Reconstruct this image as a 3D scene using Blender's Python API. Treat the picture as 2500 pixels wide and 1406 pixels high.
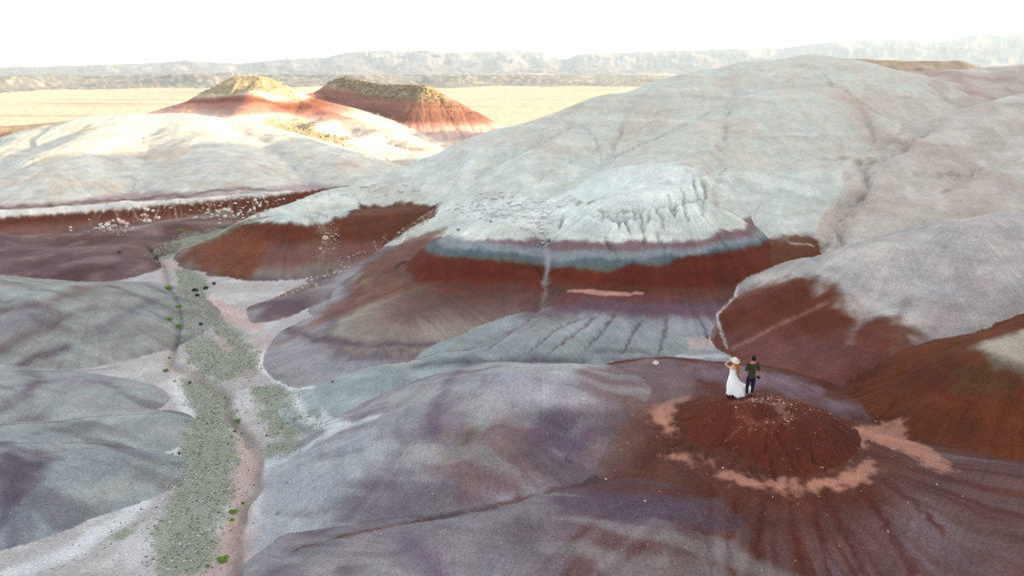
import bpy, math, random
import numpy as np
from mathutils import Vector, Matrix
for o in list(bpy.data.objects): bpy.data.objects.remove(o)
scene=bpy.context.scene
# ------------------------------------------------------------ camera, sky, sun, exposure
cam=bpy.data.cameras.new('camera'); camo=bpy.data.objects.new('camera',cam); scene.collection.objects.link(camo)
cam.sensor_width=36; cam.lens=36*1667/2500; cam.clip_end=30000; cam.clip_start=.1
camo.location=(0,0,17.5); camo.rotation_euler=(math.radians(90-18),0,0)
scene.camera=camo
SUN_EL=math.radians(10.5); SUN_AZ=math.radians(94)     # compass bearing, y is north: the sun stands right of the view, a little behind
world=bpy.data.worlds.new('World'); scene.world=world; world.use_nodes=True
nt=world.node_tree; nt.nodes.clear()
sky=nt.nodes.new('ShaderNodeTexSky'); sky.sky_type='NISHITA'; sky.sun_disc=False
sky.sun_elevation=SUN_EL; sky.sun_rotation=SUN_AZ; sky.air_density=.7; sky.dust_density=4.0; sky.ozone_density=1.0; sky.altitude=1400
bg=nt.nodes.new('ShaderNodeBackground'); bg.inputs['Strength'].default_value=.15
wo=nt.nodes.new('ShaderNodeOutputWorld'); hs=nt.nodes.new('ShaderNodeHueSaturation'); hs.inputs['Saturation'].default_value=.38; wb=nt.nodes.new('ShaderNodeMix'); wb.data_type='RGBA'; wb.blend_type='MULTIPLY'; wb.inputs[0].default_value=1; wb.inputs[7].default_value=(1.08,1.0,.90,1)
nt.links.new(sky.outputs[0],hs.inputs['Color']); nt.links.new(hs.outputs[0],wb.inputs[6]); nt.links.new(wb.outputs[2],bg.inputs[0]); nt.links.new(bg.outputs[0],wo.inputs[0])
sun=bpy.data.lights.new('sun','SUN'); sun.energy=3.3; sun.angle=math.radians(.5); sun.color=(1,.71,.38)
suno=bpy.data.objects.new('sun',sun); scene.collection.objects.link(suno)
sd=Vector((math.sin(SUN_AZ)*math.cos(SUN_EL),math.cos(SUN_AZ)*math.cos(SUN_EL),math.sin(SUN_EL)))
suno.rotation_euler=sd.to_track_quat('Z','Y').to_euler(); suno.location=(100,-60,80)
scene.render.engine='CYCLES'
vs=scene.view_settings; vs.view_transform='Standard'; vs.look='None'; vs.gamma=1; vs.use_curve_mapping=False; vs.exposure=2.6
DENSE=1.0
import math, random
import numpy as np
# ---------------------------------------------------------------- camera constants
CZ=17.5; PITCH=math.radians(18.0); F=1667.0
cP,sP=math.cos(PITCH),math.sin(PITCH)
def ray(u,v):
    a=(u-1250)/F; b=(703-v)/F
    return np.array([a, cP+b*sP, -sP+b*cP])
def P(u,v,y):
    d=ray(u,v); t=y/d[1]
    return (d[0]*t, y, CZ+d[2]*t)
# ---------------------------------------------------------------- noise
def _h(ix,iy,seed):
    n=(ix.astype(np.int64)*374761393+iy.astype(np.int64)*668265263+seed*2147483647)&0xffffffff
    n=((n^(n>>13))*1274126177)&0xffffffff
    n=(n^(n>>16))
    return n.astype(np.float32)*(2*math.pi/4294967296.0)
def noise(x,y,seed=0):
    x0=np.floor(x); y0=np.floor(y); fx=(x-x0).astype(np.float32); fy=(y-y0).astype(np.float32)
    ix=x0.astype(np.int64); iy=y0.astype(np.int64)
    def g(dx,dy):
        a=_h(ix+dx,iy+dy,seed); return np.cos(a)*(fx-dx)+np.sin(a)*(fy-dy)
    sx=fx*fx*fx*(fx*(fx*6-15)+10); sy=fy*fy*fy*(fy*(fy*6-15)+10)
    a=g(0,0)*(1-sx)+g(1,0)*sx; b=g(0,1)*(1-sx)+g(1,1)*sx
    return (a*(1-sy)+b*sy)*1.5
def fbm(x,y,o=4,seed=0,gain=.5):
    s=0;a=1.0;t=0
    for k in range(o):
        s=s+a*noise(x*2**k+k*17.3,y*2**k-k*9.1,seed+k); t+=a; a*=gain
    return s/t
def smooth(a,b,x):
    t=np.clip((x-a)/(b-a),0,1); return t*t*(3-2*t)
# ---------------------------------------------------------------- hills
HILLS=[]
def hill(name,lines,r=3.0,S=.5,prof=None,rill=(0.0,1.0),k=.1):
    """lines: list of polylines of (x,y,z[,..]); the hill is the rounded upper envelope of all of them"""
    HILLS.append(dict(name=name,lines=lines,r=r,S=S,prof=prof,rill=rill,k=k))
def eval_hill(h,x,y):
    best=np.full(x.shape,-1e3,np.float32); q=np.zeros(x.shape+(2,),np.float32); dd=np.zeros(x.shape,np.float32)
    for L in h['lines']:
        for a,b in zip(L[:-1],L[1:]):
            ax,ay,az=a[:3]; bx,by,bz=b[:3]
            ex,ey=bx-ax,by-ay; l2=ex*ex+ey*ey+1e-9
            t=np.clip(((x-ax)*ex+(y-ay)*ey)/l2,0,1)
            px=ax+t*ex; py=ay+t*ey
            dx=x-px; dy=y-py; d=np.sqrt(dx*dx+dy*dy)
            ts=t
            zr=az+(bz-az)*ts
            if h['prof'] is not None:
                pr=h['prof']; drop=np.interp(d,[p[0] for p in pr],[p[1] for p in pr])
            else:
                r=h['r']; drop=h['S']*(np.sqrt(d*d+r*r)-r)
            v=zr-drop
            # rounded joint between the segments
            m=v>best
            best2=np.where(m,v,best)
            k=.15*max(h['r'],.5)
            g=np.maximum(k-np.abs(v-best),0)/k
            best=best2+np.where(best>-500,g*g*k*.25,0)
            dn=np.maximum(d,.05)
            qx=px+dx/dn*2.2; qy=py+dy/dn*2.2
            q[...,0]=np.where(m,qx,q[...,0]); q[...,1]=np.where(m,qy,q[...,1]); dd=np.where(m,d,dd)
    amp,fr=h['rill']
    if amp>0:
        wob=.25*fbm(x/2.5,y/2.5,2,12)
        qx=q[...,0]+wob; qy=q[...,1]+wob
        n=noise(qx*fr,qy*fr,7)+.5*noise(qx*fr*2.3,qy*fr*2.3,8)
        n2=noise(qx*fr*4.7,qy*fr*4.7,9); n3=noise(qx*fr*10,qy*fr*10,10)
        best=best+amp*smooth(.3,3.5*max(h['r'],1),dd)*(np.abs(n)*1.6-.5+.45*np.minimum(np.abs(n2)*2.2,.6)+.22*np.minimum(np.abs(n3)*2.2,.6))
    return best,q,dd
W=lambda *p:[P(*a) for a in p]
XY=lambda *p:[tuple(a) for a in p]
# --- far and middle ground
hill('O',[W((-300,330,175),(0,309,175),(150,299,178),(262,286,185),(330,330,190))],r=2,S=.5,rill=(.5,.35))
hill('M',[W((585,186,215),(640,186,215))],prof=[(0,0),(1.5,.25),(6,2.6),(15,7.2),(19,8.3),(34,12.5),(60,21),(200,90)],rill=(.7,.35),k=.5)
hill('M2',[W((690,225,214),(760,262,203),(900,302,188),(1000,345,172),(1062,378,163)),W((600,215,212),(540,232,210),(470,255,208),(400,278,200)),W((620,215,205),(590,262,190),(560,292,178)),W((820,285,196),(760,310,176)),W((930,315,184),(860,350,165))],r=2.5,S=.42,rill=(.6,.3),k=1.0)
hill('N',[W((680,226,232),(720,233,250),(790,224,268),(840,190,272),(930,206,256),(1040,209,236),(1075,228,234),(1130,262,230),(1220,315,224),(1300,345,222))],r=1.5,S=.6,rill=(.7,.3))
hill('K',[W((2000,141,200),(2120,147,200),(2330,151,200),(2380,165,200))],r=6,S=.6,rill=(.5,.2))
hill('J',[W((2120,168,118),(2250,177,115),(2330,172,113),(2600,150,115),(3000,120,118)),W((2330,172,113),(2330,215,98))],r=3,S=.4,rill=(.3,.3))
hill('L',[W((-300,440,112),(0,374,118),(90,330,121),(150,306,125),(240,286,128),(330,278,130),(450,279,133),(600,292,136),(850,338,138),(1000,372,135)),
          W((330,281,130),(230,340,112),(150,400,100)),
          W((430,282,131),(500,330,117),(560,385,104),(600,430,97)),
          W((600,293,135),(720,345,120),(820,390,110),(900,430,101)),
          W((150,306,125),(0,400,106))],r=4,S=.37,rill=(.4,.25))
hill('Pb',[W((-300,540,72),(0,514,75),(150,505,77.5),(300,492,80),(430,487,82),(640,470,86),(700,468,88),(850,455,92))],prof=[(0,0),(.6,.1),(1.2,.6),(4,1.9),(7,2.6),(12,4.2),(40,18),(200,100)],rill=(.35,.55))
hill('Q',[W((-200,560,72),(80,585,69),(250,560,72),(400,545,75),(520,535,78)),W((250,565,71),(300,600,65))],r=3,S=.28,rill=(.35,.5))
hill('Q2',[W((-300,560,64),(0,625,60),(150,615,62),(260,640,59.5))],r=3,S=.28,rill=(.1,.4))
# --- big pale hill and its tiered foot
hill('H',[W((2200,176,90),(2080,152,87),(1980,140,85),(1850,150,84),(1700,178,83.5),(1500,234,83),(1240,314,82),(1050,398,80),(850,462,76),(730,497,71)),
          W((1980,141,85),(1880,230,74),(1720,320,66),(1620,380,61)),
          W((1980,141,85),(2000,240,73),(1960,380,62),(1930,480,55.5),(1905,560,50.5)),
          W((1500,236,83),(1370,360,72),(1290,430,66)),
          W((2080,152,87),(2180,230,80),(2250,300,74))],r=4.5,S=.6,rill=(.45,.3))
hill('I',[W((2900,130,80),(2500,232,72),(2310,284,68),(2150,374,60),(2070,512,52),(2010,648,45.5)),
          W((2500,240,72),(2500,380,60),(2350,470,54),(2200,500,52))],r=2,S=.55,rill=(.3,.35))
hill('G2',[W((1550,472,51),(1600,470,50.8),(1640,470,50.3)),[P(1600,470,51)[:2]+(8.3,),P(1660,400,58)[:2]+(9.4,),P(1720,330,65)[:2]+(10.6,)]],prof=[(0,0),(2,.2),(4,1.2),(6.5,2.8),(7.2,3.6),(8.3,4.9),(9.2,5.0),(9.6,5.15),(12,6.5),(14.5,7.9),(20,11),(80,45)],rill=(.2,.6),k=.8)
hill('G1',[W((1400,485,58),(1320,520,54),(1230,546,52),(1150,572,52.0))],prof=[(0,0),(2,.3),(4,1.3),(5.4,2.7),(6.2,3.2),(9,4.0),(12.5,5.0),(15.5,6.3),(22,9.4),(80,40)],rill=(.32,.7),k=1.2)
hill('G1b',[W((1100,730,44),(1000,762,42),(950,785,41))],r=3,S=.36,rill=(.05,.5),k=1.6)
hill('G0',[W((1080,575,59),(960,645,55),(820,705,51),(710,740,48.5))],r=2,S=.3,rill=(.1,.5))
hill('G2f',[W((1480,748,40.8),(1330,795,39),(1170,848,37.2))],r=3,S=.36,rill=(.2,.7),k=1.0)
hill('X',[W((640,535,66),(720,522,65.5),(850,518,66.5),(960,512,68.5),(1060,505,70))],prof=[(0,0),(1.8,.15),(2.5,.5),(5,1.9),(9,3.5),(10.5,4.4),(16,7),(100,50)],rill=(.3,.6))
# --- right
hill('E',[W((1880,708,41.5),(1970,682,41),(2060,632,40.5),(2200,583,40),(2350,545,40),(2500,520,41),(3000,455,44)),
          W((2500,545,39.5),(2320,700,35),(2180,800,32))],r=1.8,S=.56,rill=(.1,.4))
hill('F',[W((2275,935,27.3),(2330,885,27.3),(2500,812,27),(2900,665,27))],r=1.3,S=.68,rill=(.15,.9))
# --- low lobes on the left of the dry wash
hill('R',[W((-500,660,49),(0,708,47),(150,710,46),(230,742,44.6))],r=2.5,S=.34,rill=(.06,.4))
hill('S',[W((-500,900,34),(0,957,32.8),(150,967,32.9),(270,978,33))],r=2,S=.32,rill=(.05,.5))
hill('U',[W((-500,1000,30.6),(0,1052,29.6),(180,1045,29.8),(340,1045,30))],r=1.8,S=.35,rill=(.05,.5))
hill('V',[W((-500,1080,27),(0,1125,26),(120,1128,26.6),(300,1150,26.4)),W((0,1135,26),(60,1220,24.3))],r=2.5,S=.36,rill=(.05,.5))
# --- foreground
hill('T',[W((1400,860,38),(1150,868,36),(950,910,34.8),(820,950,33.8))],r=2,S=.3,rill=(.04,.5))
hill('C',[W((1520,935,28.3),(1400,920,28.8),(1250,918,29),(1160,948,28.3),(1090,1010,27),(1050,1080,25.7)),
          W((1300,930,28.8),(1230,1060,25),(1120,1180,22.9))],r=2.2,S=.52,rill=(.10,.5))
hill('D',[W((1880,1235,20.3),(1740,1250,20.0),(1600,1262,19.8),(1450,1276,19.7),(1250,1316,19.2),(1050,1365,18.5),(860,1440,17.8))],r=2.5,S=.42,rill=(.06,.5),k=.2)
hill('B',[W((1560,950,28.6),(1660,917,29.2),(1850,933,28.5),(2000,985,27.2),(2150,1045,26)),
          XY((8.3,25.5,3.75),(10.5,23.5,3.7),(12.8,22.3,3.7),(15,20.5,4.0),(20,16,5)),XY((9.5,23,3.6),(9.8,21,3.2))],prof=[(0,0),(1.6,.06),(2.6,.3),(4,.95),(6,2.0),(10,4.2),(20,10),(80,50)],rill=(.12,.8),k=.6)
hill('A',[W((1790,985,24.9),(1870,980,24.6),(1950,1005,23.7)),],prof=[(0,0),(.6,.06),(1.1,.25),(3.85,1.72),(4.2,2.1),(10,9),(100,99)],rill=(.24,1.1))
# --- behind the camera and to the right (out of frame): the mesa whose shade lies over the foreground
hill('mesa',[XY((118,106,34),(118,90,38),(118,66,42),(125,40,46),(130,0,48),(120,-60,48),(60,-130,44))],prof=[(0,0),(8,.5),(12,9),(40,24),(90,50),(300,250)],rill=(2.,.08))
hill('mesa2',[XY((130,128,27),(128,100,27),(140,80,30),(150,60,32))],r=6,S=.5,rill=(1.,.1))  # further unseen ridge, added to keep the right far hill in shade
NAMES=[h['name'] for h in HILLS]
# --- carved channels  (pixel polyline on ground y guess, width, depth)
def seg_dist(x,y,pts):
    best=np.full(x.shape,1e9,np.float32); tt=np.zeros(x.shape,np.float32); n=len(pts)-1
    for i,(a,b) in enumerate(zip(pts[:-1],pts[1:])):
        ex,ey=b[0]-a[0],b[1]-a[1]; l2=ex*ex+ey*ey+1e-9
        t=np.clip(((x-a[0])*ex+(y-a[1])*ey)/l2,0,1)
        d=np.hypot(x-a[0]-t*ex,y-a[1]-t*ey)
        m=d<best; best=np.where(m,d,best); tt=np.where(m,(i+t)/n,tt)
    return best,tt
def Z0(u,v,z=0.0):
    d=ray(u,v); t=(z-CZ)/d[2]; return (d[0]*t,d[1]*t)
CHANNELS=[ # main incised channel of the wash
 ([Z0(*p) for p in [(340,600),(400,650),(408,700),(440,790),(425,840),(415,890),(470,915),(550,960),(560,1010),(600,1060),(632,1110),(625,1180),(590,1240),(570,1300),(580,1400),(585,1500)]],.28,.28),
 ([Z0(*p) for p in [(560,950),(640,940),(760,938)]],.15,.08),
]
# far range skyline: azimuth pixel -> skyline row
SKY_U=[-1500,-400,0,200,420,520,640,740,830,870,900,960,1020,1060,1100,1160,1250,1290,1320,1345,1370,1400,1600,1830,1850,1880,1930,2060,2170,2200,2230,2260,2310,2370,2500,2700,3500]
SKY_V=[180,172,167,163,156,150,156,146,142,132,129,124,127,122,130,128,124,126,130,141,146,133,125,120,122,116,110,103,104,110,108,99,97,94,92,94,110]
CARVE=[]
def terrain(x,y,want=False):
    shp=x.shape
    x=x.astype(np.float32); y=y.astype(np.float32)
    rr=np.hypot(x,y)
    wx=x+.35*fbm(x/5,y/5,2,1)+1.2*noise(x/28,y/28,2)*smooth(60,150,rr)
    wy=y+.35*fbm(x/5+40,y/5,2,3)+1.2*noise(x/28+9,y/28,4)*smooth(60,150,rr)
    base=-15*smooth(95,330,y+.25*np.abs(x))+.12*fbm(x/9,y/9,3,5)*smooth(0,1,1-smooth(300,600,rr))
    base=np.where(rr>300,base+fbm(x/150,y/150,3,6)*1.2*smooth(300,500,rr)*(1-smooth(900,1500,rr)),base)
    # valley floor rises gently to the right behind the foreground ridge
    base=base+smooth(-2,14,x)*2.0*smooth(15,25,y)*(1-smooth(60,90,y))
    z=base.copy(); lab=np.full(shp,-1,np.int16)
    q=np.zeros(shp+(2,),np.float32); dd=np.zeros(shp,np.float32)
    for i,h in enumerate(HILLS):
        pts=[p for L in h['lines'] for p in L]
        x0=min(p[0] for p in pts)-130; x1=max(p[0] for p in pts)+130; y0=min(p[1] for p in pts)-130; y1=max(p[1] for p in pts)+130
        if max(p[1] for p in pts)<100 and not h['name'].startswith('mesa'):
            x0+=85;x1-=85;y0+=85;y1-=85
        m=(x>x0)&(x<x1)&(y>y0)&(y<y1)
        if not m.any(): continue
        v,qq,d=eval_hill(h,wx[m],wy[m])
        zo=z[m]; k=h['k']+.0012*rr[m]
        g=np.maximum(k-np.abs(v-zo),0)/k
        top=v>zo
        z[m]=np.maximum(v,zo)+g*g*k*.25
        l=lab[m]; l[top]=i; lab[m]=l
        a=q[m]; a[top]=qq[top]; q[m]=a
        a=dd[m]; a[top]=d[top]; dd[m]=a
    # badlands of the middle distance
    nb=np.abs(fbm(x/160,y/160,4,21,.55)); az=(x/np.maximum(y,1))
    pxu=1250+az*F*0.97
    front=1050+120*noise(pxu/170,pxu*0,23)
    mid=smooth(front,front+950,rr)*(1-smooth(1900,2300,rr))*(y>0)
    mh=-15.5+ (26*np.abs(noise(x/210,y/120,26))*2+16*(.5-nb*1.6)+9*fbm(x/45,y/45,4,25))*smooth(0,.25,mid)*(.35+.65*mid)*(.6+.4*smooth(0,800,1500-pxu))*(.7+.6*noise(pxu/260,pxu*0+3,27))
    capz=CZ-rr*(.0112-.0022*smooth(300,600,pxu)*smooth(800,700,pxu))+1.5*noise(pxu/40,rr/200,28); mh=np.where(mh>capz-3,capz-3+3*np.tanh((mh-capz+3)/3),mh)
    u_=(y>0)&(rr>800)
    z=np.where(u_&(mid>0.02),np.maximum(mh,z),z); lab=np.where(u_&(mid>.05),-2,lab)
    # far range
    sv=np.interp(pxu,SKY_U,SKY_V); el=np.tan(np.arctan((703-sv)/F)-PITCH)
    zt=CZ+el*4300
    rise=smooth(2900,4300,rr)
    rg=fbm(x/420,y/420,5,31,.55)
    fh=-15+(zt+15)*np.clip(rise**.8*(1-.55*np.abs(rg)*2*(1-smooth(.85,1.,rise))),0,1)
    cl=smooth(.55,.7,rise+.25*rg); fh=np.where(rr>2900,fh-(1-cl)*rise*(1-rise)*60,fh)
    fh=fh-smooth(4400,6000,rr)*400*0
    u2=(y>0)&(rr>2400)
    fh=fh+ (fbm(x/160,y/160,4,33)*22*smooth(2500,3100,rr)*(1-smooth(3900,4250,rr)))
    z=np.where(u2&(rr>2900),np.maximum(fh,z),z); lab=np.where(u2&(rr>2900),-3,lab)
    for pts,w,dep in CHANNELS:
        m=(rr<90)&(y>10)&(x<5)
        if m.any():
            xm=x[m]+.3*fbm(x[m]/1.5,y[m]/1.5,3,141); ym=y[m]+.3*fbm(x[m]/1.5,y[m]/1.5,3,142)
            d,t=seg_dist(xm,ym,pts); z[m]-=dep*np.exp(-(d/w)**4)*(.75+.5*noise(xm/3,ym/3,143))+.25*dep*np.exp(-(d/(2.2*w))**2)
    for pts,w,dep in CARVE:
        bx=[p[0] for p in pts]; by=[p[1] for p in pts]; m=(x>min(bx)-3*w)&(x<max(bx)+3*w)&(y>min(by)-3*w)&(y<max(by)+3*w)
        if m.any():
            xm=x[m]; ym=y[m]; d,t=seg_dist(xm+w*1.2*fbm(xm/(4*w),ym/(4*w),2,131),ym+w*1.2*fbm(xm/(4*w)+5,ym/(4*w),2,132),pts)
            z[m]-=dep*np.exp(-(d/w)**2)*np.clip((1-np.abs(2*t-1)**4),.1,1)*(.7+.6*noise(xm*1.3,ym*1.3,133))
    # micro relief
    near=1-smooth(60,140,rr)
    z=z+near*(.035*fbm(x/1.1,y/1.1,3,41)+.012*fbm(x/.22,y/.22,2,45)*(1-smooth(20,50,rr)))+ (1-near)*(1-smooth(300,500,rr))*.25*fbm(x/6,y/6,4,43)
    if want: return z,lab,q,dd
    return z
GRID={}
def make_grid():
    r=np.geomspace(12,420,1000); ph=np.radians(np.linspace(-46,46,850)); R,PH=np.meshgrid(r,ph,indexing='ij')
    GRID['z']=terrain(R*np.sin(PH),R*np.cos(PH)); GRID['a']=math.log(12); GRID['b']=(math.log(420)-math.log(12))/999; GRID['p0']=ph[0]; GRID['dp']=ph[1]-ph[0]
def zgrid(x,y):
    i=(np.log(np.maximum(np.hypot(x,y),12.01))-GRID['a'])/GRID['b']; j=(np.arctan2(x,y)-GRID['p0'])/GRID['dp']
    i=np.clip(i,0,998.99); j=np.clip(j,0,848.99); i0=i.astype(int); j0=j.astype(int); a=i-i0; b=j-j0; z=GRID['z']
    return (z[i0,j0]*(1-a)+z[i0+1,j0]*a)*(1-b)+(z[i0,j0+1]*(1-a)+z[i0+1,j0+1]*a)*b
def ground(uv):
    """first point of the ground met by the line of sight through (u,v)"""
    uv=np.atleast_2d(np.array(uv,float)); D=np.stack([ray(u,v) for u,v in uv]); n=len(uv)
    ts=np.geomspace(12,330,2200); X=D[:,0:1]*ts; Y=D[:,1:2]*ts; Zr=CZ+D[:,2:3]*ts; T=zgrid(X,Y); hit=T>=Zr; out=np.zeros((n,3))
    for i in range(n):
        k=max(int(np.argmax(hit[i])) if hit[i].any() else len(ts)-1,1)
        a=Zr[i,k-1]-T[i,k-1]; b=T[i,k]-Zr[i,k]; f=a/(a+b+1e-9) if hit[i].any() else 1
        t=ts[k-1]+(ts[k]-ts[k-1])*f; out[i]=[D[i,0]*t,D[i,1]*t,CZ+D[i,2]*t]
    return out
make_grid()

_r=random.Random(4)
CRACKS=[]
for u,v0,v1,lean in ((1478,508,545,-6),(1503,510,560,8),(1522,506,575,22),(1546,505,540,2),(1562,500,600,10),(1584,512,548,-3),(1602,498,560,20),(1628,470,530,16),(1648,490,520,3),(1660,450,545,26),(1690,425,520,22),(1712,430,480,14),(1722,440,530,-10),(1480,575,620,30),(1600,560,610,30),(1375,520,560,-14)):
    n=5; CRACKS.append([(u+lean*k/(n-1)+_r.uniform(-5,5)*(k>0),v0+(v1-v0)*k/(n-1)) for k in range(n)])
LEDGE=[[(1452,513),(1500,512),(1545,509),(1580,507)],[(1590,504),(1640,499),(1690,488),(1725,476)],[(1440,522),(1500,530),(1560,528)]]
RIBS=[]
for i in range(7):
    a=1388+i*52+_r.uniform(-24,24); b=1180+i*92+_r.uniform(-40,40); RIBS.append([(a,732+_r.uniform(0,30)),((a+b)/2+_r.uniform(-12,12)+(a-1550)*.06,800),(b,875-_r.uniform(0,30))])
APR=[[(1738,1200),(1728,1300),(1738,1420)],[(1868,1212),(1850,1320),(1838,1420)],[(1928,1205),(1938,1300),(1968,1420)],[(2012,1200),(2062,1300),(2125,1420)],[(1800,1212),(1778,1320),(1790,1420)],[(1985,1212),(2003,1300),(2034,1420)],[(2095,1190),(2160,1270),(2230,1400)],[(2150,1170),(2240,1230),(2300,1300)]]
CREASE=[[(720,1345),(860,1302),(1000,1274),(1200,1237),(1320,1200),(1440,1172),(1540,1140)],[(1330,570),(1337,640),(1324,725),(1270,790),(1180,835),(1080,860)],[(2290,862),(2200,915),(2100,940),(1990,962)],[(2015,740),(1900,790),(1790,850)],[(1805,560),(1795,620),(1808,690)]]
def _w(l): return [tuple(a[:2]) for a in ground(l)]
ARILL=[]
for i in range(40):
    a=-2.0+4.0*i/39+_r.uniform(-.09,.09); r0=_r.uniform(.9,2.6); ex=1.6
    l=[]
    for k in range(6):
        rr0=r0+(3.45-r0)*k/5; aa=a+_r.uniform(-.05,.05); l.append((9.75+(rr0*1.0+ex*.6*abs(math.sin(aa)))*math.sin(aa),24.3-rr0*math.cos(aa)))
    ARILL.append(l)
HC=[[(1985,665),(2060,520),(2142,380),(2245,315),(2335,278)],[(1800,175),(1770,300),(1745,420),(1752,540)],[(2085,240),(2120,300),(2165,360)],[(1120,470),(1190,400),(1350,325),(1500,262)],[(1060,430),(1150,375),(1260,330),(1400,270)],[(1240,480),(1330,420),(1480,340),(1640,270)],[(2210,190),(2290,235),(2350,262)]]
_c=[(_w(l),.55 if k else .9,.5 if k else 1.3) for k,l in enumerate(HC)]+[(l,.045+.035*_r.random(),.03+.10*_r.random()) for l in ARILL]+[(_w(l),.16,.35) for l in CRACKS]+[(_w(l),.22,.5) for l in LEDGE]+[(_w(l),.14,.14) for l in RIBS]+[(_w(l),.13,.07) for l in APR]+[(_w(CREASE[0]),.16,.12),(_w(CREASE[1]),.5,.3),(_w(CREASE[2]),.6,.25),(_w(CREASE[3]),.2,.1)]
CARVE.extend(_c)
# ------------------------------------------------------------ colours
def lin(c):
    c=np.array(c,float)/255; return np.where(c<=.04045,c/12.92,((c+.055)/1.055)**2.4)
def alb(c,k=.78): return lin(c)*k
class Paint:
    def __init__(s,x,y,z,lab,q,dd):
        s.x,s.y,s.z,s.lab,s.q,s.dd=[a.ravel() if a.ndim<3 else a.reshape(-1,2) for a in (x,y,z,lab,q,dd)]
        s.c=np.zeros((s.x.size,3),np.float32); s.rr=np.hypot(s.x,s.y)
        s.n1=fbm(s.x/3.1,s.y/3.1,4,51); s.n2=fbm(s.x/.7,s.y/.7,3,55)
        s.rag=noise(s.q[:,0]*2.6,s.q[:,1]*2.6,61)+.6*noise(s.q[:,0]*6,s.q[:,1]*6,62)     # constant down the slope
    def L(s,*names): return np.isin(s.lab,[NAMES.index(n) if n in NAMES else {'floor':-1,'mid':-2,'far':-3}[n] for n in names])
    def mix(s,m,w,col):
        w=np.clip(w,0,1)[:,None]; s.c[m]=s.c[m]*(1-w)+alb(col)[None]*w
    def base(s,m,c0,c1=None,c2=None):
        s.c[m]=alb(c0)
        if c1: s.mix(m,smooth(-.15,.35,s.n1[m]),c1)
        if c2: s.mix(m,smooth(.0,.45,fbm(s.x[m]/7+31,s.y[m]/7,3,57)),c2)
    def strata(s,names,bounds,cols,soft=.2,rag=.2,sel=None,wf=None):
        """bounds: pixel chains on the ground; their height is carried around the hill; cols from the lowest boundary's top side down"""
        m=s.L(*names)
        if sel is not None: m=m&sel
        for b,c in zip(bounds,cols):
            so=soft; rg=rag
            if isinstance(c,tuple) and len(c)==3 and isinstance(c[0],tuple): c,so,rg=c
            g=ground(b); w=0; zb=0
            for p in g:
                k=1/((s.x[m]-p[0])**2+(s.y[m]-p[1])**2+.5)**1.5; w=w+k; zb=zb+k*p[2]
            ws_=wf[m] if wf is not None else 1
            zb=zb/w+rg*.35*s.rag[m]+.07*s.n1[m]
            so=so*1.5; s.mix(m,ws_*smooth(so,-so,s.z[m]-zb+.12*s.n2[m]),c)
    def poly(s,pts,col,soft=.3,wig=.3,names=None,a=1.0,fr=1.0,world=False):
        g=pts if world else [tuple(p[:2]) for p in ground(pts)]
        gx=[p[0] for p in g]; gy=[p[1] for p in g]; pad=soft+wig+.5
        m=np.where((s.x>min(gx)-pad)&(s.x<max(gx)+pad)&(s.y>min(gy)-pad)&(s.y<max(gy)+pad))[0]
        if names is not None: m=m[s.L(*names)[m]]
        if not len(m): return
        x=s.x[m]; y=s.y[m]; ins=np.zeros(len(m),bool); n=len(g)
        for i in range(n):
            x1,y1=g[i]; x2,y2=g[(i+1)%n]
            c=((y1>y)!=(y2>y))&(x<(x2-x1)*(y-y1)/(y2-y1+1e-12)+x1); ins^=c
        d,_=seg_dist(x,y,list(g)+[g[0]]); d=np.where(ins,d,-d)
        d=d+wig*(fbm(x/1.3*fr,y/1.3*fr,3,71)*1.5+.3*s.rag[m]*0)
        s.mix(m,a*smooth(-soft,soft,d),col)
    def stroke(s,pts,w,col,a=1.0,names=None,wig=.3,soft=None,taper=False,world=False):
        g=pts if world else [tuple(p[:2]) for p in ground(pts)]
        gx=[p[0] for p in g]; gy=[p[1] for p in g]; pad=w*2.5
        m=np.where((s.x>min(gx)-pad)&(s.x<max(gx)+pad)&(s.y>min(gy)-pad)&(s.y<max(gy)+pad))[0]
        if names is not None: m=m[s.L(*names)[m]]
        if not len(m): return
        x=s.x[m]+wig*w*fbm(s.x[m]/(w*3),s.y[m]/(w*3),2,81)*2; y=s.y[m]+wig*w*fbm(s.x[m]/(w*3)+7,s.y[m]/(w*3),2,83)*2
        d,t=seg_dist(x,y,g)
        ww=w*(np.clip(1-np.abs(2*t-1)**3,.05,1) if taper else 1)
        s.mix(m,a*np.exp(-(d/ww)**2*1.2)*(.75+.5*s.n2[m]),col)
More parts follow.
